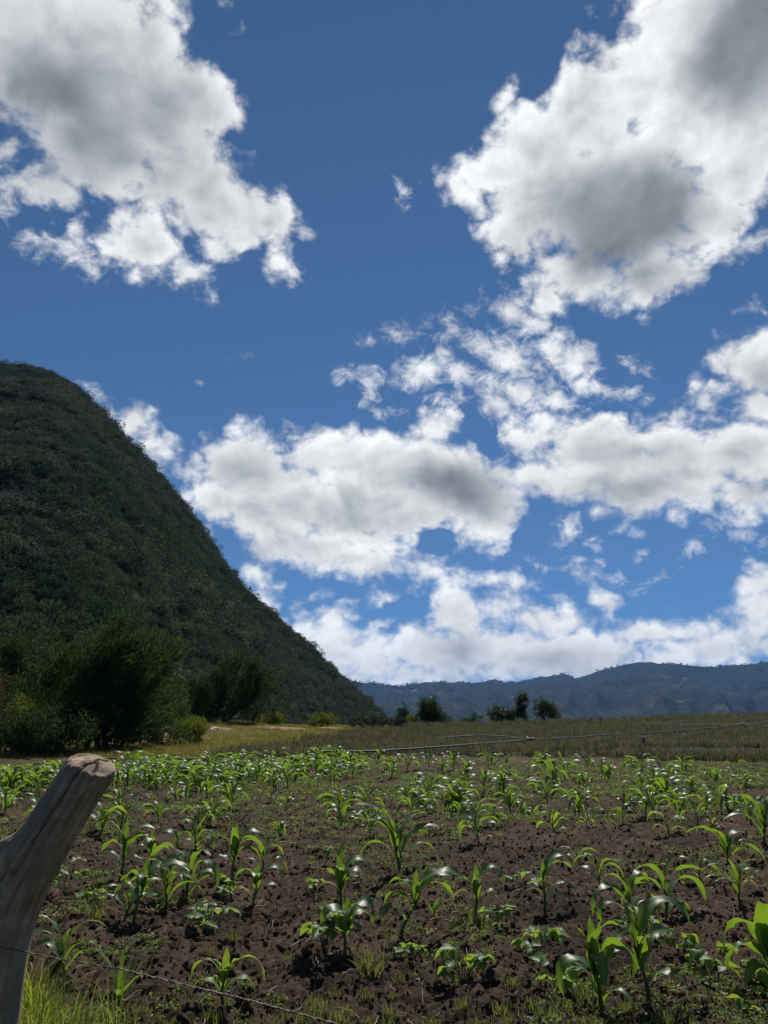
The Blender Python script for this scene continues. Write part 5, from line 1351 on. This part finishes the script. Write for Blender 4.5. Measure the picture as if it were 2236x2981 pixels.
def hill_scrub():
    g = np.random.default_rng(210)
    n = 50000
    az = g.uniform(-34, 2.2, n)
    # even cover by ground area
    t = np.sqrt(g.uniform(0.0, 1.06 ** 2, n)) if False else g.uniform(0.0, 1.05, n)
    P = hill_point(az, t)
    r = np.hypot(P[:, 0], P[:, 1])
    keep = g.random(n) < (r / 420.0) ** 0.75 + 0.18
    P, az, t = P[keep], az[keep], t[keep]
    k = len(P)
    patch = fbm(P[:, 0] * 0.03, P[:, 1] * 0.03 + P[:, 2] * 0.03, 3, 77)
    s = (0.75 + 1.6 * g.random(k) ** 2.5) * (0.6 + 0.9 * patch)
    s = np.where(g.random(k) < 0.05, s * 1.7, s) * (1 - 0.35 * sstep(-14, -4, az))
    # the last low spur on the right is dry grass with few bushes
    sc = np.stack([s * g.uniform(0.9, 1.3, k), s * g.uniform(0.9, 1.3, k), s * g.uniform(0.7, 1.15, k)], 1)
    scatter('hill_scrub', P - [0, 0, 0.15], np.stack([g.normal(0, 0.12, k), g.normal(0, 0.12, k), g.uniform(0, 6.28, k)], 1), sc, SCRUB, g.integers(0, 6, k))
    k = len(FAR_WOOD)
    s = g.uniform(4, 9, k)
    scatter('far_woods', FAR_WOOD, np.stack([np.zeros(k), np.zeros(k), g.uniform(0, 6.28, k)], 1), np.stack([s, s, s * 0.9], 1), SCRUB, g.integers(0, 6, k))
hill_scrub()

# ------------------------------------------------------------------ leaning fence post and barbed wire
def mat_wood():
    m, N, out = new_mat('weathered_wood')
    u = N.sep(N.node('ShaderNodeTexCoord').outputs['UV'])
    p = N.node('ShaderNodeTexCoord').outputs['Object']
    warp = N.math('MULTIPLY', N.noise(p, 7.0, 3, 0.5), 1.6)
    q = N.combine(N.math('ADD', N.math('MULTIPLY', u[0], 26.0), warp), N.math('MULTIPLY', u[1], 3.0), 0.0)
    grain = N.noise(q, 1.0, 6, 0.65, dist=0.6)
    fine = N.noise(N.combine(N.math('MULTIPLY', u[0], 130.0), N.math('MULTIPLY', u[1], 7.0), 1.0), 1.0, 4, 0.6)
    blot = N.noise(p, 11.0, 5, 0.6)
    c = N.mix(N.remap(N.math('ADD', N.math('MULTIPLY', grain, 0.45), N.math('MULTIPLY', N.noise(p, 28.0, 6, 0.7), 0.55)), 0.35, 0.66), (0.165, 0.118, 0.074, 1), (0.48, 0.36, 0.24, 1))
    c = N.mix(N.remap(fine, 0.5, 0.75, 0, 0.55), c, (0.13, 0.10, 0.072, 1))
    c = N.mix(N.remap(blot, 0.44, 0.62, 0, 0.85), c, (0.20, 0.155, 0.108, 1))
    c = N.mix(N.remap(N.noise(p, 4.0, 3, 0.5), 0.55, 0.7, 0, 0.4), c, (0.34, 0.30, 0.19, 1))
    h = N.math('ADD', N.math('MULTIPLY', grain, 0.6), N.math('MULTIPLY', fine, 0.5))
    N.put(out.inputs[0], principled(N, c, 0.85, 0.25, bump(N, h, 0.7, 0.006)))
    return m
MAT['wood'] = mat_wood()
POST_AXIS = np.array([
 (-0.833, 1.800, -0.120, 0.0800),
 (-0.833, 1.800, 0.200, 0.0780),
 (-0.831, 1.800, 0.600, 0.0750),
 (-0.827, 1.800, 0.936, 0.0700),
 (-0.828, 1.800, 1.018, 0.0690),
 (-0.822, 1.800, 1.083, 0.0680),
 (-0.809, 1.800, 1.142, 0.0650),
 (-0.787, 1.800, 1.199, 0.0610),
 (-0.758, 1.800, 1.250, 0.0570),
 (-0.728, 1.800, 1.302, 0.0545),
 (-0.689, 1.800, 1.372, 0.0525),
 (-0.647, 1.800, 1.444, 0.0515),
])
def build_post():
    # arc-length resample of the axis
    P = POST_AXIS[:, :3]; Rr = POST_AXIS[:, 3]
    d = np.concatenate([[0], np.cumsum(np.linalg.norm(np.diff(P, axis=0), axis=1))])
    n, m = 150, 96
    s = np.linspace(0, d[-1], n)
    def smooth(v):
        w = np.interp(s, d, v)
        for _ in range(60): w[1:-1] = 0.25 * w[:-2] + 0.5 * w[1:-1] + 0.25 * w[2:]
        return w
    C = np.stack([smooth(P[:, i]) for i in range(3)], 1); rad = smooth(Rr)
    T = np.gradient(C, axis=0); T /= np.linalg.norm(T, axis=1)[:, None]
    Yv = np.array([0.0, -1.0, 0.0])                        # towards the road
    U = np.cross(T, Yv); U /= np.linalg.norm(U, axis=1)[:, None]   # across, in view
    W = np.cross(U, T)
    a = np.linspace(0, 2 * np.pi, m, endpoint=False)
    top = d[-1] - s                                        # distance below the cut end
    S2, A2 = np.meshgrid(s, a, indexing='ij'); TP = np.repeat(top[:, None], m, 1)
    r = np.repeat(rad[:, None], m, 1)
    r = r * (1 + 0.05 * np.cos(2 * A2 + 0.6) + 0.045 * (fbm(np.cos(A2) * 1.5 + 5, S2 * 7 + np.sin(A2) * 1.5, 4, 60) - 0.5) * 2)
    r = r + 0.006 * (fbm(A2 * 7, S2 * 9, 4, 63) - 0.5)
    def crack(a0, drift, width, depth, length, seed):
        ac = a0 + drift * TP + 0.10 * (fbm(S2 * 9, S2 * 0, 3, seed) - 0.5)
        da = np.angle(np.exp(1j * (A2 - ac)))
        fade = np.clip(1 - TP / length, 0, 1) ** 0.6
        return depth * fade * np.exp(-(da / (width * (0.35 + 0.65 * fade))) ** 2)
    kk = sum(crack(math.radians(a_), dr_, 0.022, dp_, ln_, sd_) for a_, dr_, dp_, ln_, sd_ in ((60, 0.2, 0.006, 0.9, 11), (88, -0.4, 0.007, 0.5, 12), (120, 0.5, 0.006, 0.7, 13), (140, 0.1, 0.007, 1.1, 14), (25, 0.3, 0.008, 0.6, 15), (72, 1.2, 0.006, 0.35, 16)))
    k = kk + crack(math.radians(76), 0.5, 0.060, 0.050, 0.30, 5) + crack(math.radians(76), 0.5, 0.16, 0.020, 0.035, 5) + crack(math.radians(124), 0.4, 0.045, 0.022, 0.17, 6) + crack(math.radians(100), 0.6, 0.03, 0.010, 0.6, 7)
    r = r - k
    # old branch stub low on the left side
    r = r + 0.030 * np.exp(-((TP - 0.235) / 0.03) ** 2 - (np.angle(np.exp(1j * (A2 - math.radians(15)))) / 0.35) ** 2)
    # worn edge at the cut end
    r = r * (1 - 0.05 * np.exp(-TP / 0.003))
    V = C[:, None, :] + U[:, None, :] * (np.cos(A2) * r)[..., None] * -1 + W[:, None, :] * (np.sin(A2) * r)[..., None]
    # the saw cut slopes down towards the road and is nearer level than square
    uu = -np.cos(A2) * r; ww = np.sin(A2) * r
    V = V + T[:, None, :] * ((0.16 * uu - 0.30 * ww) * np.clip(1 - TP / 0.16, 0, 1) ** 1.5)[..., None]
    verts = [V.reshape(-1, 3)]
    uv = [np.stack([A2 / (2 * np.pi), S2], -1).reshape(-1, 2)]
    i = np.arange(n - 1)[:, None] * m + np.arange(m)[None, :]
    j = np.arange(n - 1)[:, None] * m + (np.arange(m)[None, :] + 1) % m
    F = [np.stack([i, j, j + m, i + m], -1).reshape(-1, 4)]
    # the cut end, uneven, split by the cracks
    last = V[-1]; ctr = C[-1]; base = (n - 1) * m; cnt = n * m
    rings = 14
    for q in range(1, rings + 1):
        k_ = 1 - q / (rings + 0.35)
        ring = ctr + (last - ctr) * k_
        ang = a
        xx = np.cos(ang) * k_; yy = np.sin(ang) * k_
        hgt = 0.010 * (1 - k_) + 0.009 * (fbm(xx * 2 + 9, yy * 2, 3, 31) - 0.5) + 0.004 * (fbm(xx * 9, yy * 9, 2, 32) - 0.5)
        line = np.abs(xx * math.sin(math.radians(76)) - yy * math.cos(math.radians(76)) + 0.05 * np.sin(yy * 7))
        hgt = hgt - 0.022 * np.exp(-(line / 0.06) ** 2) * (yy > -0.75)
        line2 = np.abs(xx * math.sin(math.radians(124)) - yy * math.cos(math.radians(124)) + 0.08 * np.sin(yy * 5))
        hgt = hgt - 0.010 * np.exp(-(line2 / 0.05) ** 2) * (yy > 0) - 0.012 * (xx > 0.35) * (xx - 0.35)
        ring = ring + T[-1] * hgt[:, None]
        verts.append(ring); uv.append(np.stack([np.full(m, 0.3) + 0.05 * xx, np.full(m, s[-1]) + 0.2 * yy], 1))
        o0 = base if q == 1 else cnt - m
        ii = np.arange(m); jj = (ii + 1) % m
        F.append(np.stack([o0 + ii, o0 + jj, cnt + jj, cnt + ii], 1)); cnt += m
    verts = np.vstack(verts); uv = np.vstack(uv); F = np.vstack(F)
    me = mesh_np('post', verts, F, smooth=True, uv=uv)
    v2 = cnt - m
    bm = bmesh.new(); bm.from_mesh(me); bm.verts.ensure_lookup_table()
    try: bm.faces.new([bm.verts[v2 + q] for q in range(m)]).smooth = True
    except ValueError: pass
    bmesh.ops.recalc_face_normals(bm, faces=bm.faces)
    bm.to_mesh(me); bm.free()
    root = empty('fence_post', (float(P[0][0]), float(P[0][1]), 0.0))
    thing(root, 'grey weathered leaning wooden fence post with a cracked split top', 'fence post')
    o = link('post', me, MAT['wood'], root); o.location = (-root.location.x, -root.location.y, 0)
    st = tube_np([(-1.005, 1.742, 0.985), (-0.995, 1.715, 0.990), (-0.972, 1.716, 1.002), (-0.955, 1.735, 1.010)], 0.0032, 6)
    o2 = link('staple', mesh_mixed('staple', *st), MAT['steel'], root); o2.location = o.location
    return root
m_, N_, out_ = new_mat('rusty_wire')
N_.put(out_.inputs[0], principled(N_, N_.mix(N_.noise(N_.node('ShaderNodeTexCoord').outputs['Object'], 60.0, 4, 0.6), (0.055, 0.045, 0.040, 1), (0.14, 0.125, 0.11, 1)), 0.5, 0.4, Metallic=0.6))
MAT['steel'] = m_
build_post()

WIRE = np.array([
 (-1.412, 1.715, 1.193),
 (-1.053, 1.715, 1.142),
 (-0.728, 1.715, 1.094),
 (-0.658, 1.715, 1.080),
 (-0.533, 1.715, 1.063),
 (-0.380, 1.715, 1.030),
 (-0.284, 1.715, 1.010),
 (-0.181, 1.715, 0.986),
 (-0.090, 1.715, 0.964),
 (0.122, 1.715, 0.914),
 (0.580, 1.715, 0.821),
 (1.216, 1.715, 0.727),
])
def build_wire():
    P = WIRE
    d = np.concatenate([[0], np.cumsum(np.linalg.norm(np.diff(P, axis=0), axis=1))])
    n = 900
    s = np.linspace(0, d[-1], n)
    C = np.stack([np.interp(s, d, P[:, i]) for i in range(3)], 1)
    for i in range(3):
        for _ in range(80): C[1:-1, i] = 0.25 * C[:-2, i] + 0.5 * C[1:-1, i] + 0.25 * C[2:, i]
    root = empty('barbed_wire', tuple(C[0]))
    thing(root, 'thin rusty barbed wire running from the fence post across the lower left', 'barbed wire')
    loc = tuple(-C[0])
    for ph in (0, math.pi):
        a = s / 0.055 * 2 * math.pi + ph
        Q = C + 0.0009 * np.stack([0 * a, np.cos(a), np.sin(a)], 1)
        o = link('strand', mesh_mixed('strand', *tube_np(Q, 0.0008, 5)), MAT['steel'], root); o.location = loc
    for k, sb in enumerate(np.arange(0.13, d[-1] - 0.05, 0.125)):
        c = np.array([np.interp(sb, s, C[:, i]) for i in range(3)])
        r = random.Random(k)
        pts = []
        for q in np.linspace(0, 4 * math.pi, 14):
            pts.append(c + np.array([0.010 * (q / (4 * math.pi) - 0.5), 0.0030 * math.cos(q), 0.0030 * math.sin(q)]))
        a1 = r.uniform(0, 6.28)
        e1 = pts[0] + np.array([-0.006, 0.016 * math.cos(a1), 0.016 * math.sin(a1)])
        e2 = pts[-1] + np.array([0.006, -0.016 * math.cos(a1 + 0.6), -0.016 * math.sin(a1 + 0.6)])
        o = link('barb', mesh_mixed('barb', *tube_np([e1] + pts + [e2], 0.0010, 5)), MAT['steel'], root); o.location = loc
build_wire()

# ------------------------------------------------------------------ irrigation hose, sprinklers and stakes in the onion field
m_, N_, out_ = new_mat('hose')
N_.put(out_.inputs[0], principled(N_, N_.mix(N_.noise(N_.node('ShaderNodeTexCoord').outputs['Object'], 1.5, 4, 0.6), (0.045, 0.045, 0.045, 1), (0.12, 0.12, 0.115, 1)), 0.6, 0.3))
MAT['hose'] = m_
MAT['pale'] = mat_plain('pale_plastic', (0.42, 0.40, 0.36), (0.60, 0.58, 0.53), 3.0, 0.5, 0.4, 0.0)
def ground_tube(pts, r, lift=None, n=160):
    P = np.array(pts, float)
    d = np.concatenate([[0], np.cumsum(np.linalg.norm(np.diff(P[:, :2], axis=0), axis=1))])
    s = np.linspace(0, d[-1], n)
    x = np.interp(s, d, P[:, 0]); y = np.interp(s, d, P[:, 1])
    for _ in range(10):
        x[1:-1] = 0.25 * x[:-2] + 0.5 * x[1:-1] + 0.25 * x[2:]; y[1:-1] = 0.25 * y[:-2] + 0.5 * y[1:-1] + 0.25 * y[2:]
    y = y + 0.12 * (fbm(s * 0.35, s * 0, 3, 3) - 0.5)
    z = gz(x, y) + 0.24 + r + 0.05 * (fbm(s * 0.5, s * 0, 2, 4) - 0.5) + (0 if lift is None else lift * np.sin(np.pi * s / d[-1]))
    return tube_np(np.stack([x, y, z], 1), r, 8)
root = empty('irrigation_hose', (-2.4, 29.0, 0.0))
thing(root, 'long dark irrigation hose lying across the onion field', 'hose')
def hose_part(nm, vf, mat):
    o = link(nm, mesh_mixed(nm, *vf), mat, root); o.location = (2.4, -29.0, 0)
hose_part('main_pipe', ground_tube(HOSE, 0.036), MAT['hose'])
hose_part('side_pipe', ground_tube([(7.6, 42.2), (6.9, 44.2), (5.2, 45.5), (2.8, 44.5)], 0.028, 0.15), MAT['hose'])
hose_part('side_pipe', ground_tube([(28.89, 64.19), (26.6, 66.5), (22.5, 68.5)], 0.035), MAT['hose'])
hose_part('side_pipe', ground_tube([(28.89, 64.19), (29.9, 62.6), (30.8, 61.4)], 0.022), MAT['hose'])
for cx, cy in ((7.65, 42.25), (28.89, 64.19)):
    c = np.array([cx, cy, float(gz(cx, cy)) + 0.30])
    hose_part('pipe_joint', join_np([tube_np([c + [-0.32, -0.25, 0], c + [0.32, 0.25, 0]], 0.085, 8), tube_np([c, c + [-0.12, 0.2, 0.12]], 0.05, 8)]), MAT['hose'])
def sprinkler(x, y, h, lean, label, head=True):
    root = empty('sprinkler_stand', (x, y, float(gz(x, y))))
    thing(root, label, 'sprinkler stand', 'sprinkler stands and stakes in the onion field')
    link('riser', mesh_mixed('riser', *tube_np([(0, 0, -0.1), (lean * 0.5, 0, h * 0.5), (lean, 0, h)], 0.022, 6)), MAT['hose'], root)
    if head:
        hd = link('sprinkler_head', mesh_mixed('sprinkler_head', *tube_np([(lean, 0, h), (lean, 0, h + 0.08), (lean, 0, h + 0.2)], [0.035, 0.06, 0.045], 8)), MAT['hose'], root)
        link('nozzle', mesh_mixed('nozzle', *tube_np([(lean, 0, h + 0.17), (lean + 0.14, 0, h + 0.26)], 0.025, 6)), MAT['hose'], hd)
        link('swing_arm', mesh_mixed('swing_arm', *tube_np([(lean - 0.1, 0, h + 0.21), (lean + 0.08, 0, h + 0.21)], 0.018, 6)), MAT['hose'], hd)
for s_ in [
 (22.23, 85.76, 0.43, 0.00, 'short sprinkler stand on the crest, leftmost of three near the middle', True),
 (17.23, 63.49, 0.95, 0.00, 'tall sprinkler stand on the crest, second of three near the middle', True),
 (26.67, 89.09, 0.29, 0.00, 'shortest sprinkler stand on the crest, third of three near the middle', True),
 (42.99, 92.94, 1.06, -0.29, 'leaning sprinkler stand on the crest at the far right', True),
 (10.49, 31.99, 0.48, -0.14, 'bent sprinkler stand in front of the long hose, right of centre', True),
 (19.46, 87.46, 1.48, 0.00, 'thin bare stake on the crest right of the pair of trees', False),
 (0.54, 69.59, 0.75, 0.00, 'thin pale stake at the edge of the grass bank, left of the round tree', False),
]: sprinkler(*s_)
hp = [(-10.6, 50.2, 0.15), (-10.25, 49.6, 0.75), (-10.2, 48.6, 0.85), (-10.7, 47.4, 0.55), (-11.4, 46.6, 0.2)]
hv = np.array(hp); t_ = np.linspace(0, 4, 40)
curve = np.stack([np.interp(t_, np.arange(5), hv[:, i]) for i in range(3)], 1)
for i in range(3):
    for _ in range(12): curve[1:-1, i] = 0.25 * curve[:-2, i] + 0.5 * curve[1:-1, i] + 0.25 * curve[2:, i]
o = link('bent_pipe', mesh_mixed('bent_pipe', *tube_np(curve, 0.045, 8)), MAT['pale'])
thing(o, 'pale bent plastic pipe curving over the grassy bank', 'pipe')
